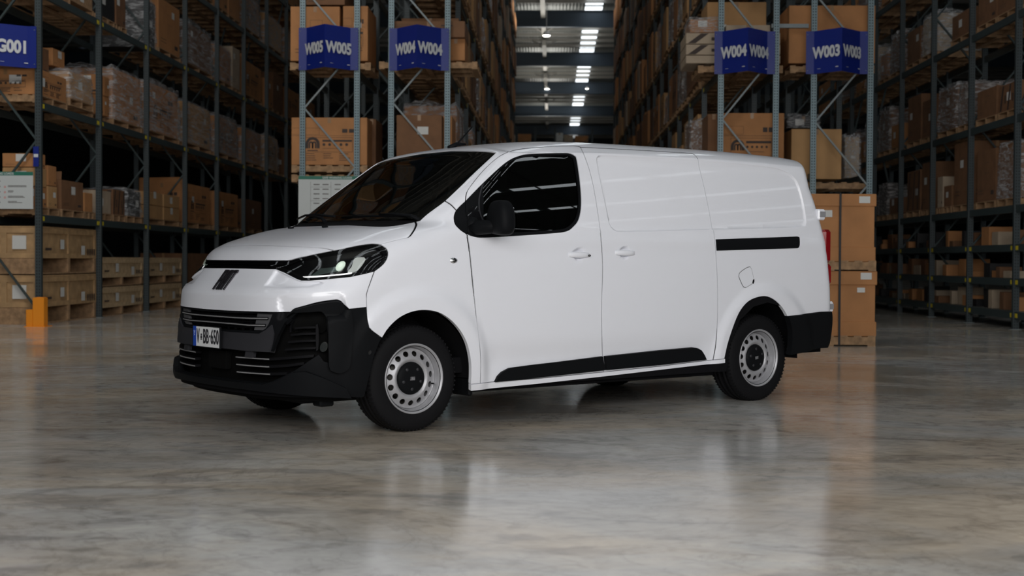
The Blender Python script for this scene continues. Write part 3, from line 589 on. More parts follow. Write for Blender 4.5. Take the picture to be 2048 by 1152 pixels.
for i,(u0,u1,v0,v1) in enumerate(((1036,1062,268,283),(1112,1126,266,283),(1128,1146,270,283),(1150,1176,272,283))):
    px_load(u0,u1,v0,v1,78.3,1.2,('brown carton high at the aisle end, left rack','white carton high at the aisle end','second pale carton high at the aisle end','orange-brown carton high at the aisle end, rightmost')[i],'none',(kraft,paper,beige,kraft)[i],lab=0)
# ---- signs
def fold_sign(u0,u1,word,Y,label,v0=56,v1=141,proj_=.45):
    c0,a,z1=at(u0,v0,Y); c1,_,z0=at(u1,v1,Y); cm2=(c0+c1)/2; hw=(c1-c0)/2; h=z1-z0
    g=empty('aisle_sign',B(cm2,a,z0),BANG); tag(g,label,'sign'); fl=.14
    for s_ in (-1,1):
        mb=MB(); P0=Vector((s_*hw,-.02,0)); P1=Vector((s_*(hw-fl),-.02,0)); P2=Vector((0,-proj_,0)); t=.004
        for A_,B_ in ((P0,P1),(P1,P2)):
            mb.add([(A_.x,A_.y,0),(B_.x,B_.y,0),(B_.x,B_.y,h),(A_.x,A_.y,h),(A_.x,A_.y+t,0),(B_.x,B_.y+t,0),(B_.x,B_.y+t,h),(A_.x,A_.y+t,h)],[(0,1,2,3),(7,6,5,4),(0,4,5,1),(3,2,6,7),(0,3,7,4),(1,5,6,2)])
        p=mb.build('sign_panel',bluesign,g)
        d=(P2-P1) if s_<0 else (P1-P2); d.normalize(); mid=(P1+P2)/2+Vector((s_*.02,0,h*.47)); n=Vector((d.y,-d.x,0)); n=n if n.y<0 else -n
        R4=Matrix((( d.x,0,n.x,0),(d.y,0,n.y,0),(0,1,0,0),(0,0,0,1)))
        text(word,.27,signw,g,Matrix.Translation(mid+n*.006)@R4,.001,.012,sx=.84)
        text('------',.035,signw,g,Matrix.Translation(mid+n*.006-d*.16-Vector((0,0,h*.36)))@R4,.0006,.001)
        mb=MB(); mb.box(-.03,.03,-.007,.007,-.001,.001); o=mb.build('small_mark',signw,g); o.matrix_local=Matrix.Translation(mid+n*.006+d*.22-Vector((0,0,h*.36)))@R4
        for zz in (.06,h-.06):
            mb=MB(); mb.lathe([(0,-.006),(.008,-.004),(.009,0)],8,cx=s_*(hw-.03),cy=-.022,cz=zz); mb.build('rivet',br_m,g)
fold_sign(598,717,'W005',25.272,'folded blue sign reading W005 on the leftmost middle rack end'); fold_sign(779,898,'W004',25.226,'folded blue sign reading W004 beside the middle aisle, left of the roof lights',57,142)
fold_sign(1429,1549,'W004',24.906,'folded blue sign reading W004 on the rack end right of the roof lights',63,149); fold_sign(1612,1734,'W003',24.806,'folded blue sign reading W003 on the rightmost rack end',63,149)
fold_sign(-64,75,'G001',22.446,'blue sign reading G001 cut off by the left edge of the photo',53,137,.35)
def load_sign(u0,u1,v0,v1,Y,label):
    c0,a,z1=at(u0,v0,Y); c1,_,z0=at(u1,v1,Y); W=c1-c0;h=z1-z0; g=empty('notice_board',B((c0+c1)/2,a,z0),BANG); tag(g,label,'sign')
    MB().box(-W/2,W/2,-.003,.003,0,h).build('board',signbd,g); MB().box(-W/2,W/2,-.005,-.003,h-.06,h).build('header_band',signgrn,g)
    RX=Matrix.Rotation(math.pi/2,4,'X'); text('SAFE WORKING LOADS',.05,signw,g,Matrix.Translation((.02,-.006,h-.032))@RX,.0005,.001)
    mb=MB(); r_=random.Random(2)
    for q in range(5):
        z=h-.16-q*.085
        for x0,x1 in ((-.30,-.22),(-.18,-.10),(-.02,.06)): mb.box(x0*W,x1*W,-.0045,-.003,z,z+.014)
        if q: mb.box(.16*W,(.22+.2*r_.random())*W,-.0045,-.003,z,z+.008); mb.box(.16*W,(.22+.2*r_.random())*W,-.0045,-.003,z+.018,z+.026)
    mb.box(-.34*W,-.34*W+.003,-.0045,-.003,.08,h-.1); mb.box(-.07*W,-.07*W+.003,-.0045,-.003,.08,h-.1); mb.box(-.34*W,-.07*W,-.0045,-.003,h-.2,h-.197); mb.box(-.34*W,-.07*W,-.0045,-.003,h*.5,h*.5+.003)
    mb.build('fine_print',inkm,g)['kind']='stuff'
    for q in range(3):
        mb=MB(); mb.lathe([(.010,-.0045),(.016,-.0045)],12,cx=.12*W,cz=h-.245-q*.085); mb.build('warning_mark',redm,g)
load_sign(-82,68,343,418,22.41,'white notice board with green header at the left edge, below the cut-off sign')
load_sign(597,748,352,452,25.272,'white notice board with green header on the rack end behind the windscreen')
# blue strip tag on the left end upright
c,a,z=at(72,313,22.43); g=empty('upright_tag',B(c,a,z),BANG); tag(g,'small blue and white strip tag on the upright below the cut-off sign','tag'); MB().box(-.045,.045,-.003,.003,-.16,.16).build('tag_plate',bluesign,g); MB().box(-.035,.035,-.005,-.003,-.01,.04).build('tag_band',signw,g)
# orange upright guard
c,a,_=at(75,650,22.0); g=empty('upright_guard',B(c,a,0),BANG); tag(g,'orange steel guard round the foot of the left end upright','guard')
MB().box(-.02,.16,-.16,.02,0,.46,0,.008).box(.02,.13,-.12,.02,.46,.465).build('guard_post',orange,g); MB().box(-.13,-.02,-.15,.12,0,.27,0,.008).build('guard_wing',orange,g)
MB().box(-.15,.18,-.18,.16,0,.010).build('guard_foot',orange,g)
# ================================================================ THE VAN
VX,VY,VYAW=-1.184647,9.488682,0.6793479
WB=3.275
MW=Matrix.Translation((VX,VY,0))@Matrix.Rotation(VYAW,4,'Z'); MWI=MW.inverted()
paint=mat('white_paint',(.775,.785,.84),.36,0,.6)
plastic=mat('black_plastic',(.0065,.007,.008),.5,spec=.05,bump=.08,scale=400)
dplastic=mat('grey_black_plastic',(.028,.028,.032),.45,spec=.22)
gloss=mat('gloss_black',(.006,.006,.007),.06,0,1)
rubber=mat('tyre_rubber',(.008,.008,.009),.62,spec=.08,bump=.05,scale=90)
darkin=mat('dark_lining',(.005,.005,.006),.9,spec=.1)
steel=mat('silver_wheel_steel',(.36,.36,.38),.42,.35)
chrome=mat('chrome',(.75,.75,.77),.15,1)
lampred=mat('red_lamp_lens',(.22,.006,.009),.12,0,1)
drl=mat('daytime_running_light',(1,1,1),.3,emit=(1,1,1),es=1.6)
reflector=mat('pale_reflector',(.62,.66,.64),.25,0,1)
interior=mat('cabin_plastic',(.03,.032,.035),.7)
seatm=mat('seat_fabric',(.05,.05,.055),.9,bump=.2,scale=200)
def glassmat(name,tint,rough=.0,ior=1.52):
    m=bpy.data.materials.new(name); m.use_nodes=True; nt=m.node_tree; nt.nodes.remove(nt.nodes['Principled BSDF'])
    out=nt.nodes['Material Output']; tr=nt.nodes.new('ShaderNodeBsdfTransparent'); tr.inputs[0].default_value=(*tint,1)
    gl=nt.nodes.new('ShaderNodeBsdfGlossy'); gl.inputs['Roughness'].default_value=rough
    fr=nt.nodes.new('ShaderNodeFresnel'); fr.inputs[0].default_value=ior
    mx=nt.nodes.new('ShaderNodeMixShader'); nt.links.new(fr.outputs[0],mx.inputs[0]); nt.links.new(tr.outputs[0],mx.inputs[1]); nt.links.new(gl.outputs[0],mx.inputs[2])
    nt.links.new(mx.outputs[0],out.inputs[0]); MATS[name]=m; return m
wsglass=glassmat('windscreen_glass',(.30,.33,.31),ior=2.3); sglass=glassmat('side_window_glass',(.08,.09,.09),ior=1.95); clearg=glassmat('lamp_cover_glass',(.9,.9,.9))
def pchip(xk,yk):
    xk=np.array(xk,float);yk=np.array(yk,float);h=np.diff(xk);d=np.diff(yk)/h;m=np.zeros(len(xk))
    for i in range(1,len(xk)-1):
        if d[i-1]*d[i]>0:
            w1=2*h[i]+h[i-1];w2=h[i]+2*h[i-1];m[i]=(w1+w2)/(w1/d[i-1]+w2/d[i])
    m[0]=d[0];m[-1]=d[-1]
    def f(x):
        x=np.clip(x,xk[0],xk[-1]);i=np.clip(np.searchsorted(xk,x)-1,0,len(h)-1);t=(x-xk[i])/h[i]
        return (2*t**3-3*t**2+1)*yk[i]+(t**3-2*t**2+t)*h[i]*m[i]+(-2*t**3+3*t**2)*yk[i+1]+(t**3-t**2)*h[i]*m[i+1]
    return f
def sstep(a,b,x): t=np.clip((x-a)/(b-a),0,1); return t*t*(3-2*t)
#      V     z     xf     a    n    w     xr
LV=[(0.00, .15,-.900, .52,2.9,.900,4.135),
    (0.12, .27,-.925, .55,3.0,.925,4.155),
    (0.30, .45,-.935, .55,3.0,.945,4.195),
    (0.45, .60,-.915, .55,3.0,.957,4.205),
    (0.70, .85,-.905, .56,3.0,.965,4.195),
    (0.75, .90,-.880, .58,3.0,.965,4.190),
    (0.80, .95,-.838, .60,3.0,.963,4.185),
    (0.89,1.04,-.776, .66,2.9,.960,4.175),
    (0.94,1.09,-.757, .70,2.8,.957,4.170),
    (1.02,1.14,-.722, .77,2.8,.953,4.165),
    (1.12,1.19,-.635, .84,2.8,.949,4.155),
    (1.22,1.235,-.50, .86,2.8,.945,4.150),
    (1.32,1.28,-.32, .82,2.9,.939,4.145),
    (1.45,1.335,-.04,.62,3.0,.928,4.135),
    (1.53,1.40, .075,.52,3.2,.9148,4.125),
    (1.65,1.50, .235,.42,3.4,.8934,4.105),
    (1.77,1.60, .395,.35,3.6,.869,4.085),
    (1.89,1.70, .555,.29,3.8,.8417,4.060),
    (2.02,1.80, .712,.24,4.0,.8121,4.060),
    (2.10,1.863,.815,.21,4.0,.792,4.040),
    (2.18,1.90, .900,.22,3.8,.755,4.020),
    (2.32,1.94,1.05,.25,3.2,.66,3.980),
    (2.60,1.96,1.40,.25,2.6,.40,3.90),
    (3.00,1.97,1.90,.05,2.2,.0005,3.60)]
VK=[l[0] for l in LV]; FZ,FX,FA,FN,FW,FR=[pchip(VK,[l[i] for l in LV]) for i in range(1,7)]
RP=pchip([.6,.82,1.0,1.2,1.5,2,3,3.8,4.1,4.2],[1.74,1.868,1.905,1.932,1.953,1.967,1.975,1.966,1.945,1.93])
_FW0=FW
def FW(V):
    z=FZ(V); q=.939-.19*(z-1.28)-.10*(z-1.28)**2; k=sstep(1.30,1.36,V)*(1-sstep(2.05,2.12,V)); return _FW0(V)*(1-k)+q*k
LF,LS,LR=1.3,4.5,1.0; VMAX=3.0; SMAX=LF+LS+LR
def blend(d,r): return np.exp(-(d/r)**2)
def rrect(x,z,x0,x1,z0,z1,r):
    cx,cz=(x0+x1)/2,(z0+z1)/2; qx=np.abs(x-cx)-(x1-x0)/2+r; qz=np.abs(z-cz)-(z1-z0)/2+r
    return np.minimum(np.maximum(qx,qz),0)+np.hypot(np.maximum(qx,0),np.maximum(qz,0))-r
def sdpoly(x,z,P):
    P=np.asarray(P);d=np.full(np.shape(x),1e9);ins=np.zeros(np.shape(x),bool)
    for i in range(len(P)):
        a=P[i-1];b=P[i];e=b-a;t=np.clip(((x-a[0])*e[0]+(z-a[1])*e[1])/(e@e+1e-12),0,1)
        d=np.minimum(d,np.hypot(x-a[0]-t*e[0],z-a[1]-t*e[1]))
        c=((a[1]>z)!=(b[1]>z))&(x<(b[0]-a[0])*(z-a[1])/(b[1]-a[1]+1e-15)+a[0]); ins^=c
    return np.where(ins,-d,d)
RECESS=None; EXTRA=[]
def body(S,V,disp=1):
    S=np.asarray(S,float);V=np.asarray(V,float)
    z=FZ(V);xf=FX(V);a=FA(V);n=FN(V);w_=FW(V);xr=FR(V); ar=.22*np.minimum(1,w_/.5); nr=3.6
    xc=xf+a; xrc=xr-ar
    ph=np.clip(S/LF,0,1)*np.pi/2; r=(np.cos(ph)**n+np.sin(ph)**n)**(-1/n)
    ph2=np.clip((S-LF-LS)/LR,0,1)*np.pi/2; r2=(np.cos(ph2)**nr+np.sin(ph2)**nr)**(-1/nr)
    t=np.clip((S-LF)/LS,0,1)
    x=np.where(S<LF,xc-a*r*np.cos(ph),np.where(S>LF+LS,xrc+ar*r2*np.sin(ph2),xc+t*(xrc-xc)))
    y=np.where(S<LF,w_*r*np.sin(ph),np.where(S>LF+LS,w_*r2*np.cos(ph2),w_))
    Rz=RP(x)-.085*(np.abs(y)/.79)**7-.022*(y/.79)**2
    k=sstep(2.02,2.14,V); z=z*(1-k)+Rz*k
    # hood crown / fender shoulder
    side=np.clip(sstep(LF-.35,LF,S),0,1)*(1-sstep(LF+LS+.1,LF+LS+.5,S))*(1-sstep(2.0,2.1,V))
    if disp:
        o=np.zeros_like(x)
        for wx,R0,R1,am in ((0,.41,.60,.024),(WB,.41,.60,.024)):
            d=np.hypot(x-wx,(z-.34)*1.0); o+=am*(1-sstep(R0+.09,R1,d))*np.where(z<.30,np.clip((z-.1)/.2,0,1),1)
        # tucked lower flank and shoulder line
        o-=.020*blend(z-.42,.10)*sstep(.45,.65,x)*(1-sstep(2.55,2.8,x))
        o+=.006*blend(z-1.22,.05)*sstep(.3,.8,x)
        if disp==1 and RECESS is not None:
            sd=sdpoly(x,z,RECESS); o-=.012*(1-sstep(-.010,.0,sd))
        for cx,cz,rr in (CUPS if disp==1 else ()): o-=.026*(1-sstep(rr*.45,rr,np.hypot((x-cx)/1.15,z-cz)))
        o=o*side
        for P,dep,edge,vr in (EXTRA if disp==1 else ()):
            sd=sdpoly(S,V,P); o=o-dep*(1-sstep(-edge,0,sd))*(1 if vr is None else np.clip((vr[0]-V)/(vr[0]-vr[1]),0,1))
        cX=np.abs((x-xc)/a); cY=np.abs(y/w_)
        gx=np.where(S<LF,-cX**(n-1)/a,0); gy=np.where(S<LF,cY**(n-1)/w_,1.); gl=np.hypot(gx,gy)+1e-9
        x=x+o*gx/gl; y=y+o*gy/gl
    return np.stack([x,-y,z],-1)
CUPS=[]
def frame(S,V):
    S=np.asarray(S,float);V=np.asarray(V,float);e=2e-3
    P=body(S,V); a=body(np.minimum(S+e,SMAX),V)-body(np.maximum(S-e,0),V); b=body(S,np.minimum(V+e,VMAX))-body(S,np.maximum(V-e,0))
    N=np.cross(b,a); N/=np.maximum(np.linalg.norm(N,axis=-1,keepdims=True),1e-9)
    return P,-N
_t=frame([3.0],[.6]); FLIP=-1 if _t[1][0][1]>0 else 1
NS,NV=420,260
_S,_V=np.meshgrid(np.linspace(0,SMAX,NS),np.linspace(0,2.98,NV),indexing='ij')
_G=body(_S,_V,2).reshape(-1,3)
_F=[(i*NV+j,(i+1)*NV+j,(i+1)*NV+j+1,i*NV+j+1) for i in range(NS-1) for j in range(NV-1)]
BVH=BVHTree.FromPolygons([tuple(p) for p in _G],_F)
_CO=MWI@Vector((0,0,CAMH))
def ray(u,v):
    d=(CR*(u-1024)+CU*(576-v)+CF*FPX); return (MWI.to_3x3()@d).normalized()
def sv(u,v):
    """surface coordinate of the body point seen along a sight line"""
    d=ray(u,v); h=BVH.ray_cast(_CO,d)
    if h[0] is None: raise ValueError('miss %s %s'%(u,v))
    i,j=divmod(h[2],NV-1); s=_S[i,0]; t=_V[0,j]; p=np.array(h[0])
    return newton(p,s+.5*SMAX/NS,t+.005)
def newton(p,s,t,axes=(0,1,2)):
    ax=list(axes); lr=1
    for _ in range(12):
        q=body(s,t,2); e=1e-4; a=(body(s+e,t,2)-q)/e; b=(body(s,t+e,2)-q)/e
        J=np.stack([a[ax],b[ax]],1); dl=np.linalg.lstsq(J,(p-q)[ax],rcond=None)[0]
        dl=np.clip(dl,-.15,.15); s=float(np.clip(s+dl[0],0,SMAX)); t=float(np.clip(t+dl[1],0,VMAX-.03))
    return (s,t)
def pl(*pts): return [sv(*p) for p in pts]
def xz(x,z,s0=None): return newton(np.array([x,0,z]),LF+LS*(x+.35)/4.4 if s0 is None else s0,max(.05,min(2.0,z-.1)),(0,2))
def yz(y,z): return newton(np.array([0,-y,z]),max(.02,min(1.2,y*1.3)),max(.05,z-.15),(1,2))
def densify(P,step=.02,closed=True):
    P=[np.array(p,float) for p in P]; out=[]
    for i in range(len(P) if closed else len(P)-1):
        a,b=P[i],P[(i+1)%len(P)]; k=max(1,int(np.ceil(np.linalg.norm(b-a)/step)))
        out+=[a+(b-a)*q/k for q in range(k)]
    if not closed: out.append(P[-1])
    return np.array(out)
def smooth(P,step=.02,closed=False):
    """Catmull-Rom through the points"""
    P=[np.array(p,float) for p in P]; n=len(P); out=[]
    for i in range(n if closed else n-1):
        p0=P[i-1] if (i>0 or closed) else P[0]*2-P[1]; p1=P[i]; p2=P[(i+1)%n]; p3=P[(i+2)%n] if (i+2<n or closed) else P[-1]*2-P[-2]
        k=max(1,int(np.ceil(np.linalg.norm(p2-p1)/step)))
        for q in range(k):
            t=q/k; out.append(.5*((2*p1)+(p2-p0)*t+(2*p0-5*p1+4*p2-p3)*t*t+(3*p1-p0-3*p2+p3)*t**3))
    if not closed: out.append(P[-1])
    return [tuple(p) for p in out]
def inset(P,g):
    P=np.asarray(P,float); keep=np.linalg.norm(P-np.roll(P,1,0),axis=1)>1e-5; P=P[keep]
    A=.5*np.sum(P[:,0]*np.roll(P[:,1],-1)-np.roll(P[:,0],-1)*P[:,1]); sg=1 if A>0 else -1
    e1=P-np.roll(P,1,0); e2=np.roll(P,-1,0)-P
    n1=np.stack([-e1[:,1],e1[:,0]],1); n2=np.stack([-e2[:,1],e2[:,0]],1)
    n1/=np.linalg.norm(n1,axis=1,keepdims=True)+1e-12; n2/=np.linalg.norm(n2,axis=1,keepdims=True)+1e-12
    m=n1+n2; L=np.linalg.norm(m,axis=1,keepdims=True); m=m/np.maximum(L,1e-6); c=np.maximum(np.sum(m*n1,1,keepdims=True),.45)
    Q=P+sg*m*g/c; c0=P[:,0]<1e-4; Q[c0,0]=0
    return Q
def cdt(poly,holes=(),grid=.03,ys=1.0,lines=()):
    pts=[];edges=[]
    for q in [poly]+list(holes):
        b=len(pts); pts+=list(map(tuple,q)); edges+=[(b+i,b+(i+1)%len(q)) for i in range(len(q))]
    for q in lines:
        q=np.asarray(q); ins=sdpoly(q[:,0],q[:,1],poly)<-.004
        for h in holes: ins&=sdpoly(q[:,0],q[:,1],h)>.004
        b=len(pts); mp={}
        for i in range(len(q)):
            if ins[i]: mp[i]=b+len(mp)
        pts+=[tuple(q[i]) for i in mp]
        edges+=[(mp[i],mp[(i+1)%len(q)]) for i in range(len(q)) if i in mp and (i+1)%len(q) in mp and np.linalg.norm(q[i]-q[(i+1)%len(q)])<.08]
    P=np.asarray(poly); lo=P.min(0);hi=P.max(0)
    gx,gy=np.meshgrid(np.arange(lo[0]-grid*.5,hi[0]+grid,grid),np.arange(lo[1]-grid*.5,hi[1]+grid*ys,grid*ys),indexing='ij')
    gx=gx+ (np.arange(gx.shape[1])%2)*grid*.5; g=np.stack([gx.ravel(),gy.ravel()],1)
    d=sdpoly(g[:,0],g[:,1],poly); ok=d<-grid*.35
    for h in holes: ok&=sdpoly(g[:,0],g[:,1],h)>grid*.35
    for q in lines: ok&=np.abs(sdpoly(g[:,0],g[:,1],q))>grid*.35
    pts+=list(map(tuple,g[ok]))
    r=delaunay_2d_cdt([Vector(p) for p in pts],edges,[],0,1e-6)
    V=np.array([tuple(v) for v in r[0]]); T=np.array([tuple(f) for f in r[2] if len(f)==3])
    C=V[T].mean(1); ok=sdpoly(C[:,0],C[:,1],poly)<0
    for h in holes: ok&=sdpoly(C[:,0],C[:,1],h)>0
    return V,T[ok]
VAN=empty('van',(VX,VY,0),VYAW)
tag(VAN,'white long wheelbase panel van with black lower bumpers and steel wheels','van')
def surf(name,poly,m,holes=(),lift=0.,thick=.028,gap=.0034,lines=(),grid=.03,side='near',parent=None,step=.02,ys=1.0,bulge=0):
    """a panel of the body skin; side: near, far, both (two objects) or full (one object across the centre line)"""
    poly=densify(inset(densify(poly,step),gap),step*1.5) if gap else densify(poly,step)
    poly[:,0]=np.maximum(poly[:,0],0)
    hs=[densify(inset(densify(h,step),-gap),step*1.5) if gap else densify(h,step) for h in holes]
    V,T=cdt(poly,hs,grid,ys,lines); P,N=frame(V[:,0],V[:,1]); N=N*FLIP
    if bulge:
        d=-sdpoly(V[:,0],V[:,1],poly); P=P+N*(bulge*(1-np.exp(-d/.02)))[:,None]
    P=P+N*lift; used=np.unique(T); rm=-np.ones(len(V),int); rm[used]=np.arange(len(used)); T=rm[T]; P=P[used];N=N[used];V=V[used]
    n=len(P); ed={}
    for t in T:
        for a,b in ((t[0],t[1]),(t[1],t[2]),(t[2],t[0])):
            if (b,a) in ed: del ed[(b,a)]
            else: ed[(a,b)]=1
    # winding
    fn=np.cross(P[T[:,1]]-P[T[:,0]],P[T[:,2]]-P[T[:,0]]); flip=np.sum(np.sum(fn*N[T[:,0]],1))<0
    cen=V[:,0]<1e-4
    bd=[e for e in ed if not (cen[e[0]] and cen[e[1]])] if side=='full' else list(ed)
    Q=P-N*thick; allP=np.concatenate([P,Q]) if thick else P
    faces=[tuple(t) for t in T]; ln=[tuple(N[i]) for t in T for i in t]
    if thick:
        for a,b in bd:
            f=(b,a,a+n,b+n); faces.append(f); e=allP[a]-allP[b]; g=np.cross(e,-N[a]); g/=np.linalg.norm(g)+1e-12
            ln+=[tuple(g)]*4
    ln=np.array(ln)
    if flip:
        nf=[];nl=[];k=0
        for f in faces: nf.append(f[::-1]); nl.append(ln[k:k+len(f)][::-1]); k+=len(f)
        faces=nf; ln=np.concatenate(nl); 
        k=0
        for f in faces:
            if len(f)==4: ln[k:k+4]*=1
            k+=len(f)
    def mk(mir,nm):
        Pm=allP*np.array([1,-1,1]) if mir else allP
        if mir:
            fs=[f[::-1] for f in faces]; L=[];k=0
            for f in faces: L.append(ln[k:k+len(f)][::-1]*np.array([1,-1,1])); k+=len(f)
            L=np.concatenate(L)
        else: fs=faces;L=ln
        return Pm,fs,L
    def emit(nm,Pm,fs,L):
        me=bpy.data.meshes.new(nm); me.from_pydata([tuple(p) for p in Pm],[],fs); me.materials.append(m)
        me.polygons.foreach_set('use_smooth',[True]*len(me.polygons)); me.update()
        # rim faces: outward geometric normal
        L=np.array(L); k=0
        for f,p in zip(fs,me.polygons):
            if len(f)==4: L[k:k+4]=tuple(p.normal)
            k+=len(f)
        me.normals_split_custom_set([tuple(v) for v in L])
        return link(nm,me,parent or VAN)
    if side=='near': return emit(name,*mk(0,name))
    if side=='far': return emit(name,*mk(1,name))
    if side=='both': o=emit(name,*mk(0,name)); emit(name,*mk(1,name)); return o
    A=mk(0,name);B=mk(1,name); k=len(A[0]); mp={}
    Pm=np.concatenate([A[0],B[0]]); fs=list(A[1])+[tuple(i+k for i in f) for f in B[1]]; L=np.concatenate([A[2],B[2]])
    cset={i:i for i in np.nonzero(cen)[0]}
    fs=[tuple((i-k if (i>=k and (i-k)<n and (i-k) in cset) else i) for i in f) for f in fs]
    return emit(name,Pm,fs,L)
def fair(P,it=60):
    P=densify(P,.02,False)
    for _ in range(it): Q=P.copy(); Q[1:-1]=.5*P[1:-1]+.25*(P[:-2]+P[2:]); P=Q
    return [tuple(q) for q in P]
def plS(*pts,closed=False,it=0,step=7):
    P=np.array(smooth(pts,step,closed))
    for _ in range(it): Q=P.copy(); Q[1:-1]=.5*P[1:-1]+.25*(P[:-2]+P[2:]); P=Q
    return [sv(*p) for p in P]
def at0(c): return [(0.0,c[0][1])]+list(c)
def band(c,dv): return [(s,v+dv) for s,v in c]+[(s,v-dv) for s,v in c[::-1]]
R_=lambda c: list(c)[::-1]
# ---- shared outlines, read along the visible flank and nose
nose_seam=at0(pl((502,490.8),(538.8,491.5),(600,493.7),(637.4,495.4),(655,497.7),(668.4,501)))
bar_top=at0(pl((490,521.8),(519,522),(574,522),(581.8,520.6),(600,515),(611,513),(668.4,501)))
lamp_top=plS((668.4,501),(709.7,492),(731.8,488.4),(748,487.3),(760,489))
lamp_rear=plS((760,489),(770,495.5),(775,504.5),(773.5,517),(766,529),(752.5,540),(748.8,542.3))
lamp_bot=pl((748.8,542.3),(731.8,546.7),(702,553),(658,557.3),(621,560.3),(603.5,560.3),(594.6,557),(569.5,544.3),(553,537.6),(516.7,537),(490,536.3)); lamp_bot=lamp_bot+[(0,lamp_bot[-1][1])]
black_top=at0(pl((454,622),(500,623.6),(542.7,624.8),(575,625)))
brow_top=plS((575,625.5),(583,618.6),(607.7,612),(636,605),(667,600.5),(676.5,600.3),(684,603.5),(691,611),(697.9,618.6))
corner_top=pl((697.9,618.6),(733.3,614.8))
fend_bump=plS((748.8,542.3),(742,561.5),(734.8,582),(733,592.5),(733.3,614.8))
fend_low=plS((733.3,614.8),(734.5,638),(738.5,655.9))+pl((764,676.3))
arch_f=plS((764,676.3),(778,655.5),(799,636),(825,624),(851,621),(877,625.6),(900.5,640),(921,663),(934,689),(941,720.6),(942,746.7),(941,769))
hood_seam=plS((760,489),(800,478.6),(811.8,476.5),(820,472.3),(829.8,457.7),(833,448),(831,443.7))
hood_rear=plS((831,443.7),(795.8,450.7),(765.9,453.2),(730,451.8),(700,450.2))
hood_rear=hood_rear+[(0,hood_rear[-1][1])]
ws_side=plS((839.8,441.2),(851.8,430.2),(870,416.5),(889.7,401.8),(919.6,373.8),(939.6,353.9),(969.6,325.9),(984,312.5),(992,305.5))
ws_top=plS((992,305.5),(975.6,303.2),(940,301.8),(900,301.3)); ws_top=ws_top+[(0,ws_top[-1][1])]
ws_base=[(0,1.468)]+[(s,1.468+(ws_side[0][1]-1.468)*(s/ws_side[0][0])**3) for s in np.linspace(.1,.95,9)*ws_side[0][0]]
pillar_seam=plS((889.7,401.8),(900,408),(908,415.5),(912.7,420.8))
i0=min(range(len(ws_side)),key=lambda i:abs(ws_side[i][0]-pillar_seam[0][0])+abs(ws_side[i][1]-pillar_seam[0][1]))
tri_front=plS((930.8,402.5),(921,411.5),(912.7,420.8),(908.9,430),(908.4,438),(911.2,448.7),(921.6,459.7),(933.5,467.8))
it=min(range(len(tri_front)),key=lambda i:abs(tri_front[i][0]-pillar_seam[-1][0])+abs(tri_front[i][1]-pillar_seam[-1][1]))
door_front=plS((933.5,467.8),(938.6,492),(943,541.6),(947.7,586.7),(952,631.8),(957.6,672),(961.5,704),(962,731),(960.5,767),it=25)
door_top=plS((930.8,402.5),(932.6,387.8),(938.6,375.8),(959.6,348.9),(979.6,328.3),(999.5,312.5),(1019.5,303.2),(1040,298.6),(1078.5,294.8),(1123.6,292.3),(1150.6,292.3),(1161,294.5))
door_rear=plS((1161,294.5),(1168.7,308),(1177.7,334),(1186.7,370),(1194,415),(1200.5,460),(1204.8,505.5),(1205.7,550.6),(1203.5,595.7),(1202.5,631.8),(1203.9,663),(1204.5,712),(1207,744.5),it=25)
slide_top=plS((1161,294.5),(1200,296.6),(1260,299.6),(1320,303),(1375,306.5),(1388,309),(1395.7,318))
slide_rear=plS((1395.7,318),(1405.6,352),(1414.6,393),(1423.7,438),(1429.5,478.5),(1433.6,532.7),(1435.2,573),(1435.4,618),(1434,663.6),(1431,699.7),(1426,720.3),it=25)
sill_a=pl((960.5,767),(1080,757)); sill_b=pl((1207,744.5)); sill_c=pl((1320,733)); sill_d=pl((1426,720.3),(1449,717.7))
sill_f=pl((941,769))
arch_r=plS((1449,717.7),(1456.6,684.7),(1470,645),(1482,620),(1497.7,602.7),(1517,594.5),(1534.8,593.7),(1552,602.7),(1566,618),(1574.8,633))
arch_r2=plS((1574.8,633),(1580,652),(1581.6,669),(1581,690),(1577.7,710))
bump_r=pl((1574.8,633),(1610,628.4),(1640,624.3))
win=plS((933.5,467.8),(951.6,473.7),(972,474.8),(1040,471),(1105.5,466.3),(1132.6,462.7),(1146,453.7),(1157.4,437.9),(1162.3,410.8),(1160.5,370),(1154,322),(1150,312.5),(1140,307.3),(1123.6,306),(1060,308.4),(1039.5,312),(1019.5,320),(999.5,335),(965.6,366.8),(930.8,402.5))
RSV=np.array(plS((1192.6,320.6),(1196,312),(1204,309.8),(1270,312.5),(1315,314.4),(1387.6,318),(1451,324),(1496,328.7),(1550,335),(1572.6,343),(1588,354.5),(1597.4,370),(1606.5,402),(1612.5,438),(1611.5,450),(1604,453.7),(1541,457),(1426,459.8),(1315,462.8),(1247.7,464),(1229.6,461.9),(1218,447),(1211.6,415),(1200,361),closed=True))
RECESS=np.array([(q[0],q[2]) for q in [body(s,v,2) for s,v in RSV]])
CUPL=[]
RL=[inset(RSV,q_) for q_ in (-.0015,.001,.003,.0055,.008,.011)]
for u,v in ((1158,509),(1250,505)):
    s,t=sv(u,v); q=body(s,t,2); CUPS.append((q[0],q[2],.050)); CUPL+=[[(s+.050*1.12*f_*math.cos(a_),t+.050*f_*math.sin(a_)) for a_ in np.linspace(0,2*math.pi,29)[:-1]] for f_ in (.5,.75,1.0)]
EXTRA.append((np.array(pl((551,538.5),(527,573),(565,577),(615,575),(650,566),(640,562),(603.5,562),(590,557))),.024,.012,None))
EXTRA.append((np.array(pl((553,600),(556,592),(565,588),(584,585.5),(670,580.5),(682,583.6),(689,592.5),(698,618),(690,640),(600,650),(556,640))),.035,.02,(sv(640,582)[1],sv(640,625)[1])))
EL=[inset(e_[0],q_) for e_ in EXTRA[:1] for q_ in (.0005,.006,.012)]
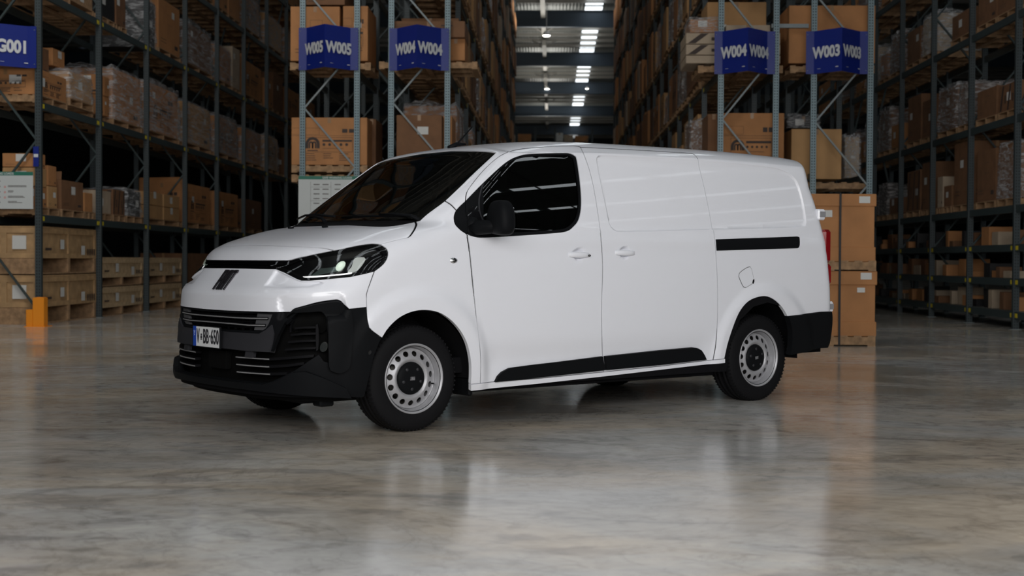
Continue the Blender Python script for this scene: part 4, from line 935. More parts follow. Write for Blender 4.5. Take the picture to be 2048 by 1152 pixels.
# ---- skin panels
surf('hood',nose_seam+lamp_top[1:]+hood_seam[1:]+hood_rear[1:],paint,side='full',ys=.7,gap=.005)
surf('nose_panel',bar_top+R_(nose_seam)[1:],paint,side='full',ys=.7,gap=.005)
surf('bumper_cover',black_top+brow_top[1:]+corner_top[1:]+R_(fend_bump)[1:]+lamp_bot[1:],paint,side='full',grid=.015,ys=.8,lines=[densify(e_,.015) for e_ in EL])
surf('fender',lamp_rear+fend_bump[1:]+fend_low[1:]+arch_f[1:]+R_(sill_f+sill_a[:1])[:1]+R_(door_front)[1:]+R_(tri_front[it:])[1:]+R_(pillar_seam)[1:]+R_(ws_side[:i0])+R_(hood_seam),paint,side='both',gap=.0036)
door=surf('front_door',sill_a[:1]+sill_a[1:]+sill_b+R_(door_rear)[1:]+R_(door_top)[1:]+R_(win)[1:]+door_front[1:-1],paint,side='near',gap=.0036,lines=CUPL[:3])
surf('front_door',sill_a[:1]+sill_a[1:]+sill_b+R_(door_rear)[1:]+R_(door_top)[1:]+R_(win)[1:]+door_front[1:-1],paint,side='far',gap=.0036)
sp=sill_b+sill_c+sill_d[:1]+R_(slide_rear)[1:]+R_(slide_top)[1:]+door_rear[1:-1]
sliding=surf('sliding_door',sp,paint,side='near',grid=.022,lines=RL+CUPL[3:],gap=.0036); surf('sliding_door',sp,paint,side='far',lines=RL,gap=.0036)
Vb=bump_r[-1][1]
shell=ws_top[::-1]+R_(ws_side[i0:])[1:]+pillar_seam[1:]+R_(tri_front[:it])+door_top[1:]+slide_top[1:]+slide_rear[1:]+sill_d[1:]+arch_r[1:]+bump_r[1:]+[(SMAX-.4,Vb),(SMAX,Vb),(SMAX,3.0),(0,3.0)]
surf('body_shell',shell,paint,side='full',grid=.024,gap=.0036,lines=RL)
surf('sill',sill_f+sill_a+sill_b+sill_c+sill_d+pl((1449,725.5),(1207,752.5),(1080,766.5),(941,781)),paint,lift=.006,gap=0.0,side='both',grid=.05)
rs=door_top[6:]+slide_top[1:]
surf('roof_seam',[(a,b+.004) for a,b in rs]+[(a,b-.0035) for a,b in rs[::-1]],darkin,side='both',lift=.0012,thick=.004,gap=0,grid=.2)
# black trim
surf('quarter_trim',R_(tri_front)+[tri_front[-1]]*0,plastic,side='both',gap=.0025,lift=-.001)
surf('window_trim',win,plastic,side='both',gap=.0025,lift=-.001,holes=[plS((969,369),(968,400),(968,440),(968,464.5),(1040,464),(1105,460),(1130,456.5),(1143,448),(1153,434),(1158,410),(1156,370),(1149.5,324),(1145,315),(1136,310.5),(1123,310),(1062,312.3),(1040,316),(1020,324),(1000,338.5),closed=True)])
glassp=plS((969,369),(968,400),(968,440),(968,464.5),(1040,464),(1105,460),(1130,456.5),(1143,448),(1153,434),(1158,410),(1156,370),(1149.5,324),(1145,315),(1136,310.5),(1123,310),(1062,312.3),(1040,316),(1020,324),(1000,338.5),closed=True)
surf('side_window',glassp,sglass,side='both',gap=-.002,lift=-.012,thick=0)
wsp=ws_base+ws_side+ws_top[1:]
surf('windscreen',wsp,wsglass,side='full',lift=-.004,thick=0,gap=.0036)
frit=inset(densify(wsp),.035)
surf('windscreen_border',wsp,gloss,side='full',lift=-.007,thick=0,gap=.0036,holes=[[(-.05 if a<1e-3 else a,b) for a,b in frit]])
surf('cowl_panel',[(0,hood_rear[-1][1])]+R_(hood_rear)[1:]+ws_side[:1]+R_(ws_base),plastic,side='full',lift=-.012,gap=.001)
# rocker trims
rk1=pl((987,764),(993,752),(1001,743.5),(1016,735.5),(1060,729.5),(1105.5,724.3),(1202.5,712),(1206.5,740.5),(1150,746.8),(1060,756.5))
rk2=pl((1206.8,711.6),(1260,706),(1315,700),(1383,694),(1393,695.5),(1400,700),(1406,710),(1410,719.5),(1320,730),(1210,740.2))
surf('rocker_trim',rk1,plastic,side='both',lift=.022,thick=.024,gap=.001,bulge=.006); surf('rocker_trim',rk2,plastic,side='both',lift=.022,thick=.024,gap=.001,bulge=.006)
surf('door_track',pl((1431,478.8),(1480,477),(1540,475),(1594,473),(1598,474),(1599,477),(1599,491),(1597,495.5),(1594,496.5),(1540,498.2),(1480,500),(1433,501.4)),plastic,side='both',lift=.002,gap=0)
fd=plS((1477,553),(1478,547),(1484,541),(1495,534),(1500,533),(1503,538),(1507,556),(1506.5,565),(1500,570.5),(1491,575.8),(1487,574.5),(1483,568),closed=True)
surf('fuel_door_gap',fd,darkin,lift=.0012,thick=.001,gap=0); surf('fuel_door',fd,paint,lift=.003,thick=.002,gap=.0036)
surf('fuel_door_latch',plS((1505,560),(1507.5,558),(1508,563),(1506,568),(1504,566),closed=True),plastic,lift=.005,thick=.003,gap=0,parent=None)
# lamps and light bar
lamp=bar_top+lamp_top[1:]+lamp_rear[1:]+lamp_bot[1:]
hl=surf('headlamp',lamp,gloss,side='full',lift=-.020,thick=.02,gap=.001,grid=.015)
bz=[q for q in lamp]; bi=inset(densify(lamp),.012)
surf('lamp_bezel',lamp,gloss,side='full',lift=-.002,thick=.015,gap=.0015,grid=.02,parent=hl,holes=[[(-.05 if a<.001 else a,b) for a,b in bi]])
surf('headlamp_cover',lamp,clearg,side='full',lift=.0,thick=.004,gap=.002,grid=.02,parent=hl)
surf('daytime_light',pl((592.4,551.3),(604,550.8),(616.7,550.2),(658,547.8),(705,543.6),(699,548),(658,552.3),(603.5,556.3)),drl,side='both',lift=-.012,thick=.01,gap=0,parent=hl)
surf('indicator_reflector',plS((710,514.5),(729,512.8),(732,517),(726,528),(718.5,537),(711,542),(695.5,542.8),(704,531),closed=True),reflector,side='both',lift=-.012,thick=.01,gap=0,parent=hl)
def disc(u,v,r,k=20): 
    s,t=sv(u,v); return [(s+r*math.cos(a),t+r*math.sin(a)) for a in [2*math.pi*i/k for i in range(k)]]
surf('projector_lens',disc(681,530.5,.027),mat('projector_lens',(.75,.85,.75),.08,0,1,emit=(.8,1,.85),es=.25),side='both',lift=-.006,thick=.02,gap=0,parent=hl,bulge=.012,grid=.008)
surf('reflector_bowl',pl((632,540),(640,534.5),(670,531.5),(676,540),(650,543),(625,548),(621,548)),mat('smoked_reflector',(.12,.16,.15),.15,.6),side='both',lift=-.014,thick=.006,gap=0,parent=hl)
# lower bumper
bl_out=black_top+brow_top[1:]+corner_top[1:]+fend_low[1:]+pl((758.6,685.5),(751,704.6),(743.5,733),(737.6,758),(728,794),(724,796),(617,790),(560,785),(500,778),(471.5,774.5)); bl_out=bl_out+[(0,bl_out[-1][1])]
gt=pl((470,626),(510,626.5),(543.6,628)); 
g_up=[(-.05,gt[0][1]-.004)]+[(a,b-.004) for a,b in gt]+pl((536.6,646.9),(530.6,656.4),(521.9,661),(490,660),(455,658)); g_up.append((-.05,g_up[-1][1]))
lo=pl((463,700),(498,704),(541,706),(556,672),(572,642),(592,625),(640,622),(651,634),(654,660),(655.5,724),(648,722),(638,708),(627,715),(588,741),(544,762),(532,765.5),(506,763),(470,759))
g_lo=[(-.05,lo[0][1])]+lo+[(-.05,lo[-1][1])]
bl=surf('lower_bumper',bl_out,plastic,side='full',holes=[g_up,g_lo],grid=.025,thick=.03)
liner=mat('intake_black',(.003,.003,.003),.8,spec=.08)
surf('intake_liner',[(0,.05),(1.25,.05),(1.25,.68),(0,.70)],liner,side='full',lift=-.075,thick=0,gap=0,parent=bl,grid=.06)
barp=[(0,0)]+pl((463,664),(521,667.5),(534,660),(545,650),(549,668),(541,704.5),(498,702.5),(463,698.5)); barp[0]=(0,barp[1][1]); barp.append((0,barp[-1][1]))
surf('number_plate_beam',barp,dplastic,side='full',lift=.012,thick=.05,gap=0,bulge=.012,grid=.015,parent=bl)
spo=[(0,0)]+pl((471,762),(506,765),(532,767.5),(560,760),(588.6,744),(612,742),(640,752),(690,775),(700,794),(617,790),(560,785),(500,778),(471.5,774.5)); spo[0]=(0,spo[1][1]); spo.append((0,spo[-1][1]))
surf('chin_spoiler',spo,plastic,side='full',lift=.03,thick=.06,gap=0,bulge=.01,grid=.02,parent=bl)
brow=plS((568.6,637),(575,626.5),(583,619.5),(607.7,613),(636,606),(667,601.5),(676.5,601.5),(684,605),(693.6,615),(700,628),(702,660),(701,700),(698,730),(692,739),(678,745),(662,741),(656.5,731),(656,690),(655,642),(650,630),(643,621),(620,622),(590,624),(576,630),closed=True)
surf('fog_lamp_surround',brow,plastic,side='both',lift=.03,thick=.06,gap=0,bulge=.012,grid=.015,parent=bl)
# grille slats
def slat(c,dv,m,lift,thick,side,nm='slat',full=False):
    c=pl(*c) if not isinstance(c[0][0],float) or c[0][0]>20 else c
    if full: c=at0(c)
    return surf(nm,band(c,dv),m,side=side,lift=lift,thick=thick,gap=0,step=.04,parent=bl,grid=.2)
slatm=mat('slat_plastic',(.006,.006,.007),.5,spec=.06); slatc=mat('satin_slat_edge',(.42,.42,.43),.3,.5)
for c in (((470,635.2),(500,636.6),(534,637)),((465,647.3),(497.6,650.3),(528.8,650.9))):
    slat(c,.009,slatm,-.004,.03,'full',full=True); slat(c,.0032,slatc,.0,.004,'full','slat_edge',full=True)
for dv in (.012,.024,-.012,-.03): pass
for yy in (631,642.5,654):
    slat(((470,yy),(500,yy+1),(526,yy+1)),.004,slatm,-.03,.02,'full',full=True)
for xx in np.linspace(.08,.62,8):
    v0,v1=g_up[1][1],g_up[-1][1]; surf('grille_bar',[(xx-.004,v0),(xx+.004,v0),(xx+.004,v1),(xx-.004,v1)],slatm,side='both',lift=-.035,thick=.015,gap=0,parent=bl,grid=.2)
surf('grille_end_cap',pl((512,627),(543,628.5),(536,646.9),(530.6,656),(521.9,660.5),(505,660)),mat('grille_end_grey',(.075,.075,.08),.45),side='both',lift=-.012,thick=.02,gap=0,parent=bl)
for c,full in ((((469,713.7),(500,716.2),(535.8,718.4),(600,714),(627,712)),0),(((470,728.8),(500,731.8),(535.8,734),(575,731.5),(607,727)),0),(((471,743.8),(500,746.6),(537.5,748.8),(572,747.6)),0)):
    a=pl(*c); slat(a,.008,slatm,-.012,.04,'both'); slat(a[:3],.0032,slatc,-.008,.004,'both','slat_edge')
for y0,y1,x0 in ((657,655,586),(670,667.5,578),(684,681.5,572),(699,696,566)):
    slat(((x0,y0),((x0+630)/2,(y0+y1)/2-.5),(631,y1)),.006,slatm,-.02,.03,'both')
surf('radar_block',[(0,lo[0][1]-.01),(.105,lo[0][1]-.01),(.10,.235),(0,.235)],liner,side='full',lift=-.03,thick=.04,gap=0,parent=bl)
for u in (497,):
    s,t=sv(u,708.5); surf('parking_sensor',[(s-.03,t-.02),(s+.03,t-.02),(s+.03,t+.022),(s-.03,t+.022)],dplastic,side='both',lift=.0,thick=.03,gap=0,parent=bl)
surf('slat_frame',pl((631,650),(635,648),(637,660),(636,700),(632,702),(631,680)),slatm,side='both',lift=-.01,thick=.03,gap=0,parent=bl)
fg=surf('fog_lamp',disc(648,694,.03),mat('fog_lens',(.04,.045,.045),.08,.5,1),side='both',lift=-.01,thick=.03,gap=0,parent=bl,bulge=.01,grid=.01)
surf('bumper_sensor',disc(739,705,.014,12),gloss,side='both',lift=.003,thick=.005,gap=0,parent=bl)
# rear bumper
Vr=pl((1577.7,710),(1610,703.5),(1638,696))
rb=bump_r+[(LF+LS+.4,Vb),(SMAX,Vb),(SMAX,Vr[-1][1]),(LF+LS+.4,Vr[-1][1])]+R_(Vr)+R_(arch_r2)[1:-1]
surf('rear_bumper',rb,plastic,side='full',lift=.016,thick=.05,gap=.001,bulge=.008)
# dark carcass behind the panel gaps
def circ(cx,cz,r): return [xz(cx+r*math.cos(a),max(cz+r*math.sin(a),.17)) for a in [2*math.pi*i/28 for i in range(28)]]
Sr=xz(3.60,.35)[0]
surf('carcass',[(0,.10),(Sr,.10),(Sr,Vr[-1][1]+.04),(SMAX,Vr[-1][1]+.04),(SMAX,3.0),(0,3.0)],darkin,side='full',lift=-.007,thick=0,gap=0,grid=.03,lines=RL+CUPL+[densify(e_,.02) for e_ in EL]+[densify(inset(EXTRA[1][0],q_),.02) for q_ in (.0005,.007,.014,.02)],holes=[inset(densify(g_up),-.01),inset(densify(g_lo),-.01),[(-.05 if a<1e-3 else a,b) for a,b in inset(densify(wsp),.01)],glassp,
  [xz(a,b) for a,b in [(-.43,.17),(-.41,.45),(-.33,.62),(-.18,.74),(0,.775),(.18,.74),(.34,.62),(.42,.45),(.42,.17)]],[xz(WB+a,b) for a,b in [(-.41,.17),(-.41,.45),(-.31,.64),(-.16,.74),(0,.77),(.16,.74),(.31,.64),(.39,.45),(.38,.17)]],[(a,b) for a,b in inset(densify(lamp),.02) if 1]])
# ---- badge and number plate
def svp(y,z): return yz(y,z)
letters={'F':[[(0,0),(.26,0),(.26,.40),(.60,.40),(.60,.54),(.26,.54),(.26,.84),(.92,.84),(.92,1),(0,1)]],'I':[[(0,0),(.26,0),(.26,1),(0,1)]],
 'A':[[(0,0),(.24,0),(.24,.36),(.62,.36),(.62,0),(.86,0),(.86,1),(.0,1)],],'T':[[(.24,0),(.50,0),(.50,.84),(.84,.84),(.84,1),(-.06,1),(-.06,.84),(.24,.84)]]}
_old={'F':[[(0,0),(.34,0),(.34,.42),(.72,.42),(.72,.56),(.34,.56),(.34,.86),(1,.86),(1,1),(0,1)]],'I':[[(0,0),(.34,0),(.34,1),(0,1)]],
 'A':[[(0,0),(.32,0),(.32,.42),(.66,.42),(.66,0),(.98,0),(.98,1),(.0,1)]],'T':[[(.3,0),(.64,0),(.64,.86),(.94,.86),(.94,1),(0,1),(0,.86),(.3,.86)]]}
badge=empty('badge',parent=VAN); badge.parent=VAN
bm_=mat('dark_badge_metal',(.06,.055,.065),.25,.8)
def flatpoly(mb,P,y0,y1,tf):
    n=len(P); mb.add([tf(a,b,y1) for a,b in P]+[tf(a,b,y0) for a,b in P],[tuple(range(n))]+[(i,i+n,(i+1)%n+n,(i+1)%n) for i in range(n)])
K=1/4.85
STR={'F':[(0,0),(.48,0),(.48,.42),(.85,.42),(.85,.54),(.48,.54),(.48,.86),(1.0,.86),(1.0,1),(0,1)],'I':[(1.16,0),(1.62,0),(1.62,1),(1.16,1)],
 'A':[(1.98,0),(2.42,0),(2.42,.36),(2.86,.36),(2.86,0),(3.30,0),(3.30,.94),(3.2,1),(2.08,1),(1.98,.94)],'T':[(3.95,0),(4.40,0),(4.40,.86),(4.85,.86),(4.85,1),(3.5,1),(3.5,.86),(3.95,.86)]}
AH=[(2.42,.50),(2.86,.50),(2.86,.86),(2.42,.86)]
def fiat(parent,m,tf,depth=.008,nm='badge_letter'):
    for ch,P in STR.items():
        mb=MB()
        if ch=='A':
            for Q in ([(1.98,0),(2.42,0),(2.42,.94),(2.42,1),(2.08,1),(1.98,.94)],[(2.86,0),(3.30,0),(3.30,.94),(3.2,1),(2.86,1)],[(2.42,.36),(2.86,.36),(2.86,.50),(2.42,.50)],[(2.42,.86),(2.86,.86),(2.86,1),(2.42,1)]): flatpoly(mb,[(a*K,b) for a,b in Q],0,depth,tf)
        else: flatpoly(mb,[(a*K,b) for a,b in P],0,depth,tf)
        mb.build(nm,m,parent)
def btf(a,b,d):
    # nose panel: centred, upright letters following the slope
    y=(a-.5)*.178; z=.886+b*.125; s,v=yz(abs(y)+1e-4,z); P,N=frame(s,v); N=N*FLIP
    q=P+N*(.002+d); return (q[0],q[1] if y<0 else -q[1],q[2])
# seen from the front the van's right-hand side (+y) is on the left
def btf2(a,b,d): return btf(.88-a,b,d) if False else (lambda q:(q[0],q[1],q[2]))(btf(.88-(.88-a),b,d))
fiat(badge,bm_,lambda a,b,d:(lambda q:(q[0],-q[1],q[2]))(btf(a,b,d)))
pm=empty('number_plate',parent=VAN); pz=.588; px=-.975
pmx=Matrix.Translation((px,.012,pz))@Matrix.Rotation(math.radians(-90),4,'Z')@Matrix.Rotation(math.radians(90),4,'X')
pm.matrix_local=pmx
wh=mat('plate_white',(.72,.73,.74),.4); bl_=mat('plate_blue',(.01,.06,.38),.4); ink=mat('plate_ink',(.02,.02,.025),.5)
mb=MB(); mb.box(-.186,.186,-.067,.067,-.006,.0,0,.003); mb.build('plate',wh,pm)
mb=MB(); mb.box(-.184,-.142,-.065,.065,0,.0015); mb.build('plate_band',bl_,pm)
mb=MB()
for a,b,c_,d_ in ((-.188,.188,.064,.069),(-.188,.188,-.069,-.064),(-.189,-.185,-.069,.069),(.185,.189,-.069,.069)): mb.box(a,b,c_,d_,-.008,.003)
mb.build('plate_frame',plastic,pm)
T_=Matrix.Translation
text('V',.128,ink,pm,T_((-.112,-.002,.002)),.0008,.0025,sx=.50); text('BB',.128,ink,pm,T_((-.003,-.002,.002)),.0008,.0025,sx=.56); text('·',.1,ink,pm,T_((.052,0,.002)),.0008,.002); text('650',.128,ink,pm,T_((.119,-.002,.002)),.0008,.0025,sx=.58)
mb=MB(); mb.lathe([(.0,.002),(.011,.002),(.011,.0)],14,axis='z',cx=-.068,cy=-.004); mb.box(-.076,-.060,.008,.018,0,.002); mb.box(-.078,-.058,-.022,-.016,0,.002); mb.build('plate_crest',ink,pm)
text('VIC',.024,mat('plate_pale_ink',(.5,.6,.8),.5),pm,T_((-.163,.02,.002))@Matrix.Rotation(math.pi/2,4,'Z'),.0005,0)
# ---- wheels
def make_wheel(x,y,flip,steer,turn,nm='wheel'):
    g=empty(nm,parent=VAN); g.location=(x,y,.336); g.rotation_euler=(0,0,(math.pi if flip else 0)+steer)
    # outer face towards local -y
    R=.338
    prof=[(.205,.10),(.225,.107),(.26,.112),(.30,.108),(.322,.098),(.332,.085),(.337,.07)]
    grooves=[(.337,.052),(.329,.050),(.329,.042),(.338,.040),(.338,.012),(.330,.010),(.330,.002),(.338,0)]
    p=[(r,-h) for r,h in prof+grooves]; p=p+[(r,-h) for r,h in [(a,-b) for a,b in (prof+grooves)[::-1]][1:]]
    mb=MB(); mb.lathe(p[::-1],72)
    for k in range(72):   # shoulder tread blocks
        t=2*math.pi*k/72
        for s_ in (-1,1):
            c0=Vector((.334*math.cos(t),s_*.078,.334*math.sin(t))); d=Vector((-math.sin(t),0,math.cos(t)))
            mb.bar(c0+Vector((0,s_*.018,0))-Vector((math.cos(t),0,math.sin(t)))*.012,c0-Vector((0,s_*.018,0))-Vector((math.cos(t),0,math.sin(t)))*.002,.018,.010,0,up=d)
    tyre=mb.build('tyre',rubber,g)
    mb=MB(); mb.lathe([(.205,-.095),(.216,-.112),(.222,-.113),(.224,-.106),(.219,-.100),(.212,-.104),(.206,-.098),(.200,-.085),(.196,-.06),(.190,-.05),(.186,.0),(.19,.09)][::-1],72); mb.build('rim',steel,g)
    # steel disc with 15 holes, domed
    def hz(r): return float(np.interp(r,[.0,.100,.108,.118,.128,.138,.170,.182,.192],[-.062,-.062,-.068,-.080,-.082,-.074,-.060,-.052,-.058]))
    ring=[(.191*math.cos(a),.191*math.sin(a)) for a in [2*math.pi*i/90 for i in range(90)]]
    holes=[[(.095*math.cos(a),.095*math.sin(a)) for a in [2*math.pi*i/40 for i in range(40)]]]
    for k in range(15):
        a0=2*math.pi*(k+.3)/15; h=[]
        for i in range(16):
            a=2*math.pi*i/16; rr=.157+.0175*math.cos(a); tt=a0+.020*math.sin(a)/.157; h.append((rr*math.cos(tt),rr*math.sin(tt)))
        holes.append(h)
    V,T=cdt(np.array(ring),[np.array(h) for h in holes],.012)
    r=np.hypot(V[:,0],V[:,1]); P=[(v[0],hz(q),v[1]) for v,q in zip(V,r)]
    mb=MB(); mb.add(P,[tuple(t) for t in T],0,True); n0=len(P)
    for h in holes[1:]:
        k=len(h); hr=[(a,hz(math.hypot(a,b)),b) for a,b in h]; mb.add(hr+[(a,b+.006,c) for a,b,c in hr],[(i,(i+1)%k,(i+1)%k+k,i+k) for i in range(k)],0,True)
    mb.build('wheel_disc',steel,g)
    mb=MB(); mb.lathe([(.0,-.088),(.06,-.088),(.088,-.084),(.101,-.076),(.105,-.066),(.105,-.058)][::-1],48); cap=mb.build('centre_cap',plastic,g)
    sm_=cached('stud',lambda:MB().lathe([(.0,-.090),(.008,-.090),(.013,-.083)],10).mesh('cap_stud',dplastic))
    for k in range(5):
        a=2*math.pi*k/5+turn+.3; link('cap_stud',sm_,cap,(.068*math.cos(a),0,.068*math.sin(a)))
    ct,st=math.cos(turn),math.sin(turn)
    def tf(a,b,d): u=(a-.5)*.036; v=(b-.5)*.022; return (u*ct-v*st,-.0885-d,u*st+v*ct)
    fiat(cap,mat('cap_lettering',(.35,.35,.37),.4,.4),tf,.001,'cap_letter')
    mb=MB(); mb.tube([(.178*math.cos(2.9+turn),-.05,.178*math.sin(2.9+turn)),(.172*math.cos(2.9+turn),-.085,.172*math.sin(2.9+turn))],.005,8); mb.build('valve',plastic,g)
    mb=MB(); mb.lathe([(.0,.02),(.15,.02),(.15,.0),(.19,.0),(.19,.09)],32); mb.lathe([(.0,-.02),(.14,-.02),(.14,.0),(.0,.0)],32); mb.build('brake_disc',mat('brake_iron',(.07,.065,.06),.5,.6),g)
    return g
make_wheel(0,-.80,0,math.radians(0),math.pi); make_wheel(WB,-.79,0,0,.1); make_wheel(0,.80,1,math.radians(0),1); make_wheel(WB,.79,1,0,2)
for cx in (0,WB):
    for sg in (-1,1):
        mb=MB(); vs=[];n=18
        for yy in (.555,.925):
            for k in range(n+1):
                a=math.pi*(-.02+1.04*k/n); vs.append((cx+.43*math.cos(a),sg*yy,.345+.425*math.sin(a)))
        mb.add(vs,[(k,k+1,k+n+2,k+n+1) for k in range(n)],0,True); mb.add([v for v in vs[:n+1]],[tuple(range(n+1))])
        mb.build('wheel_arch_liner',darkin,VAN)
mb=MB(); mb.box(-.70,3.6,-.70,.70,.20,.30,0,.02); mb.box(.45,2.80,-.86,.86,.225,.30); mb.box(3.72,4.0,-.7,.7,.34,.42); mb.build('underbody',darkin,VAN)
mb=MB(); mb.tube([(WB,-.7,.336),(WB,.7,.336)],.04); mb.tube([(0,-.7,.336),(0,.7,.336)],.03); mb.box(2.35,3.1,-.62,.62,.20,.34,0,.05); mb.build('axles',darkin,VAN)
mb=MB(); mb.box(.44,.475,-.90,-.70,.20,.32,0,.01); mb.box(.44,.475,.70,.90,.20,.32,0,.01); mb.build('mud_flap',plastic,VAN)
mb=MB(); mb.box(-.62,-.52,-.80,-.70,.185,.30,0,.01); mb.build('air_deflector',plastic,VAN)
# ---- handles, lamps, mirror
def handle(u,v):
    s,t=sv(u,v); P=body(s,t,2); x,y,z=P; y=-.966 if True else y
    g=empty('door_handle',parent=VAN); g.location=(x,float(body(s,t)[1]),z)
    mb=MB(); 
    n=14; vs=[];
    for i in range(n+1):
        q=i/n; xx=-.095+.19*q; lift=.036*math.sin(math.pi*min(max(q,.02),.98))**.22; h=.0165+.004*math.sin(math.pi*q)
        for k in range(8):
            a=2*math.pi*k/8; f_=lambda c:math.copysign(abs(c)**.6,c); vs.append((xx,-lift+.010*f_(math.cos(a)),h*f_(math.sin(a))+.004))
    mb.add(vs,[(i*8+k,(i+1)*8+k,(i+1)*8+(k+1)%8,i*8+(k+1)%8) for i in range(n) for k in range(8)],0,True)
    mb.add([vs[k] for k in range(8)],[tuple(range(8))]); mb.add([vs[n*8+k] for k in range(8)],[tuple(range(7,-1,-1))])
    mb.build('grip',paint,g); return g
hA=handle(1158,511); handle(1250,507)
mb=MB(); mb.lathe([(.0,-.052),(.007,-.052),(.008,-.04)],12,cx=.080); mb.build('lock_barrel',gloss,hA)
s,t=sv(907,521); P=body(s,t)
mb=MB(); vs=[(.030*math.cos(a)*k,-.003-.010*(1-k*k),.018*math.sin(a)*k) for k in (1,.8,.5,.05) for a in [2*math.pi*i/20 for i in range(20)]]
mb.add(vs,[(j*20+i,j*20+(i+1)%20,(j+1)*20+(i+1)%20,(j+1)*20+i) for j in range(3) for i in range(20)],0,True)
o=mb.build('side_repeater',chrome,VAN,loc=tuple(P)); 
mb=MB(); mb.lathe([(.0,-.0165),(.010,-.0155),(.013,-.012)],16); mb.build('repeater_badge',gloss,o)
# mirror: superellipsoid housing out on an arm
def mirror(sg):
    g=empty('door_mirror',parent=VAN); g.location=(.550,-1.085*sg,1.352) ; g.scale=(1,sg,1)
    mb=MB(); n=28;m_=18; vs=[]
    for j in range(m_+1):
        ph=-math.pi/2+math.pi*j/m_
        for i in range(n):
            th=2*math.pi*i/n; e=.55
            f=lambda c,p: math.copysign(abs(c)**p,c)
            cz=f(math.sin(ph),e); cr=f(math.cos(ph),e)
            X=.072*cr*f(math.cos(th),.8); Y=.118*cr*f(math.sin(th),.62); Z=.112*cz; Y*=(1-.16*max(0,Z/.112)); X*=(1-.12*max(0,Z/.112)); Z+=.012*(Y/.118)*(Z<0)
            Y*=1-.10*(Z/.118) if Y>0 else 1-.04*(Z/.118); X+=.012*(Y/.1)
            vs.append((X,Y-.0,Z+.01))
    mb.add(vs,[(j*n+i,j*n+(i+1)%n,(j+1)*n+(i+1)%n,(j+1)*n+i) for j in range(m_) for i in range(n)],0,True)
    mb.build('housing',plastic,g)
    mb=MB(); mb.box(.035,.0605,-.07,.065,-.07,.075,0,.006); mb.build('mirror_glass',chrome,g)
    mb=MB(); mb.tube([(-.10,.17,-.055),(-.085,.12,-.055),(-.055,.05,-.05),(-.01,-.03,-.045)],[.052,.048,.045,.035],16); mb.build('arm',plastic,g)
    mb=MB(); mb.tube([(-.105,.175,-.095),(-.10,.17,-.02),(-.095,.165,.015)],[.045,.052,.02],16); mb.build('mount',plastic,g)
mirror(1); mirror(-1)
surf('mirror_mount_plate',plS((936,468),(935,430),(938,418),(948,412),(954,413),(958,425),(962,440),(966,470),(950,471),closed=True),gloss,lift=.004,thick=.008,gap=0)
surf('window_divider',pl((964,369),(968,366),(968,468),(965.5,468)),dplastic,lift=.0,thick=.01,gap=0)
# wipers and washer jets
def onb(s,v,l):
    P,N=frame(s,v); return Vector(P+N*FLIP*l)
def wiper(pts,sg=1,r=.008):
    q=[onb(s,v,l) for s,v,l in pts]
    for p in q:
        if sg<0: p.y=-p.y
    return q
g=empty('wiper',parent=VAN); a=wiper([(.66,1.480,.015),(.5,1.484,.018),(.30,1.483,.018),(.05,1.478,.018)]); MB().tube(a,.008,8).build('wiper_blade',plastic,g)
a=wiper([(.70,1.457,.005),(.64,1.468,.028),(.50,1.484,.03),(.40,1.485,.025)]); MB().tube(a,[.014,.011,.009,.007],8).build('wiper_arm',plastic,g)
g=empty('wiper',parent=VAN); a=wiper([(.02,1.475,.03),(.25,1.495,.032),(.45,1.50,.03),(.70,1.485,.03)],-1); MB().tube(a,.008,8).build('wiper_blade',plastic,g)
a=wiper([(.10,1.455,.005),(.16,1.468,.025),(.30,1.488,.03),(.40,1.495,.03)],-1); MB().tube(a,[.014,.011,.009,.007],8).build('wiper_arm',plastic,g)
for u,v in ((650,455.5),):
    s,t=sv(u,v); p=onb(s,t,0.004)
    for sg in (1,-1): mb=MB(); mb.box(-.02,.02,-.012,.012,-.004,.008,0,.004); mb.build('washer_jet',plastic,VAN,loc=(p.x,p.y*sg-.12*(sg<0)*0,p.z))
# aerial
mb=MB(); mb.tube([(.93,0,1.895),(1.0,0,1.925),(1.08,0,1.93)],[.018,.017,.007],10); g=mb.build('aerial_base',plastic,VAN)
MB().tube([(1.0,0,1.925),(1.14,0,2.06)],[.007,.004],8).build('aerial_rod',plastic,VAN)
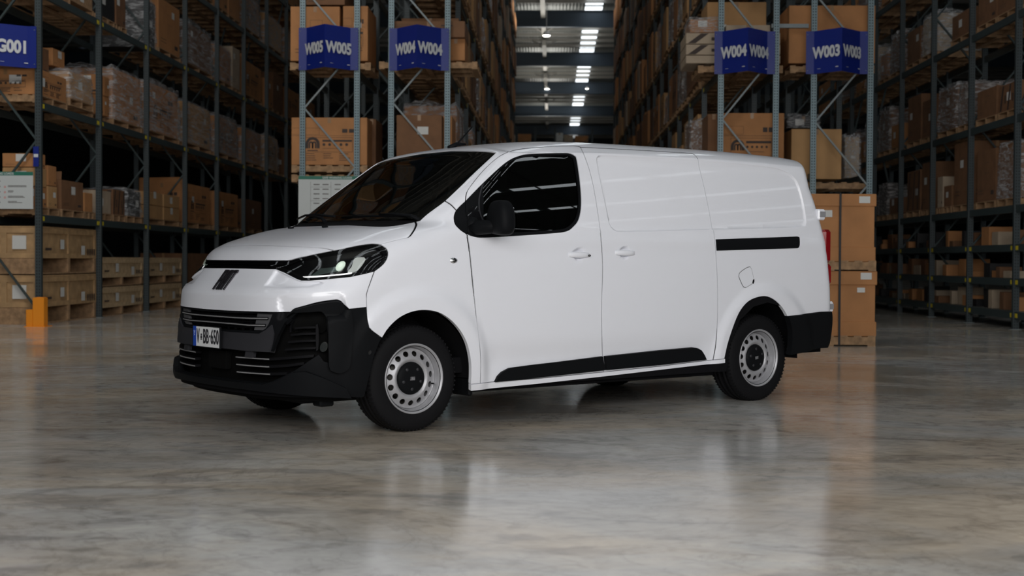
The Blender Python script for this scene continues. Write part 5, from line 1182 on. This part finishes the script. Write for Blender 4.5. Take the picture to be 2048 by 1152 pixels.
# rear lamps and hinges
for sg in (-1,1):
    g=empty('tail_lamp',parent=VAN); g.location=(4.070,.885*sg,1.10)
    mb=MB(); mb.box(-.05,.045,-.05,.05,-.02,.25,0,.02); mb.build('lamp_lens',lampred,g)
    mb=MB(); mb.box(-.05,.055,-.05,.055,-.20,-.03,0,.02); mb.build('lamp_lens',lampred,g)
    for z in (1.47,.72):
        h=empty('door_hinge',parent=VAN); h.location=(3.995+(.115 if z<1 else 0),.89*sg,z)
        mb=MB(); mb.box(-.03,.055,-.03,.03,-.045,.045,0,.012); mb.build('hinge_body',paint,h)
        mb=MB(); mb.box(-.02,.05,-.034 if sg<0 else .03,-.03 if sg<0 else .034,-.02,.025); mb.build('hinge_knuckle',steel,h)
# cabin
mb=MB(); mb.box(.15,.80,-.80,.80,1.05,1.26,0,.06); mb.box(.55,.85,-.72,-.15,1.16,1.32,0,.05); mb.box(.6,.85,-.05,.25,.9,1.28,0,.04); mb.build('dashboard',interior,VAN)
for y in (-.45,.15,.55):
    g=empty('cabin_seat',parent=VAN); g.location=(1.25,y,.95)
    mb=MB(); mb.box(-.25,.25,-.2,.2,-.1,.08,0,.05); mb.build('seat_cushion',seatm,g)
    mb=MB(); mb.box(.18,.32,-.21,.21,.02,.62,0,.06); mb.build('seat_back',seatm,g); mb=MB(); mb.box(.2,.3,-.13,.13,.64,.80,0,.04); mb.build('head_restraint',seatm,g)
g=empty('steering_wheel',parent=VAN); g.location=(.92,-.42,1.27); g.rotation_euler=(0,math.radians(-62),0)
mb=MB(); mb.tube([(.185*math.cos(a),.185*math.sin(a),0) for a in [2*math.pi*i/32 for i in range(33)]],.016,8); mb.build('wheel_rim',mat('wheel_leather',(.16,.19,.19),.4),g)
mb=MB(); mb.box(-.06,.06,-.07,.07,-.02,.03,0,.02); mb.bar((-.17,0,0),(.17,0,0),.03,.015); mb.bar((0,-.17,0),(0,.17,0),.03,.015); mb.build('wheel_hub',interior,g)
mb=MB(); mb.box(1.66,1.69,-.76,.76,.4,1.84); mb.build('bulkhead',interior,VAN)
mb=MB(); mb.box(.3,4.1,-.84,.84,.35,.45); mb.build('cabin_floor',darkin,VAN)
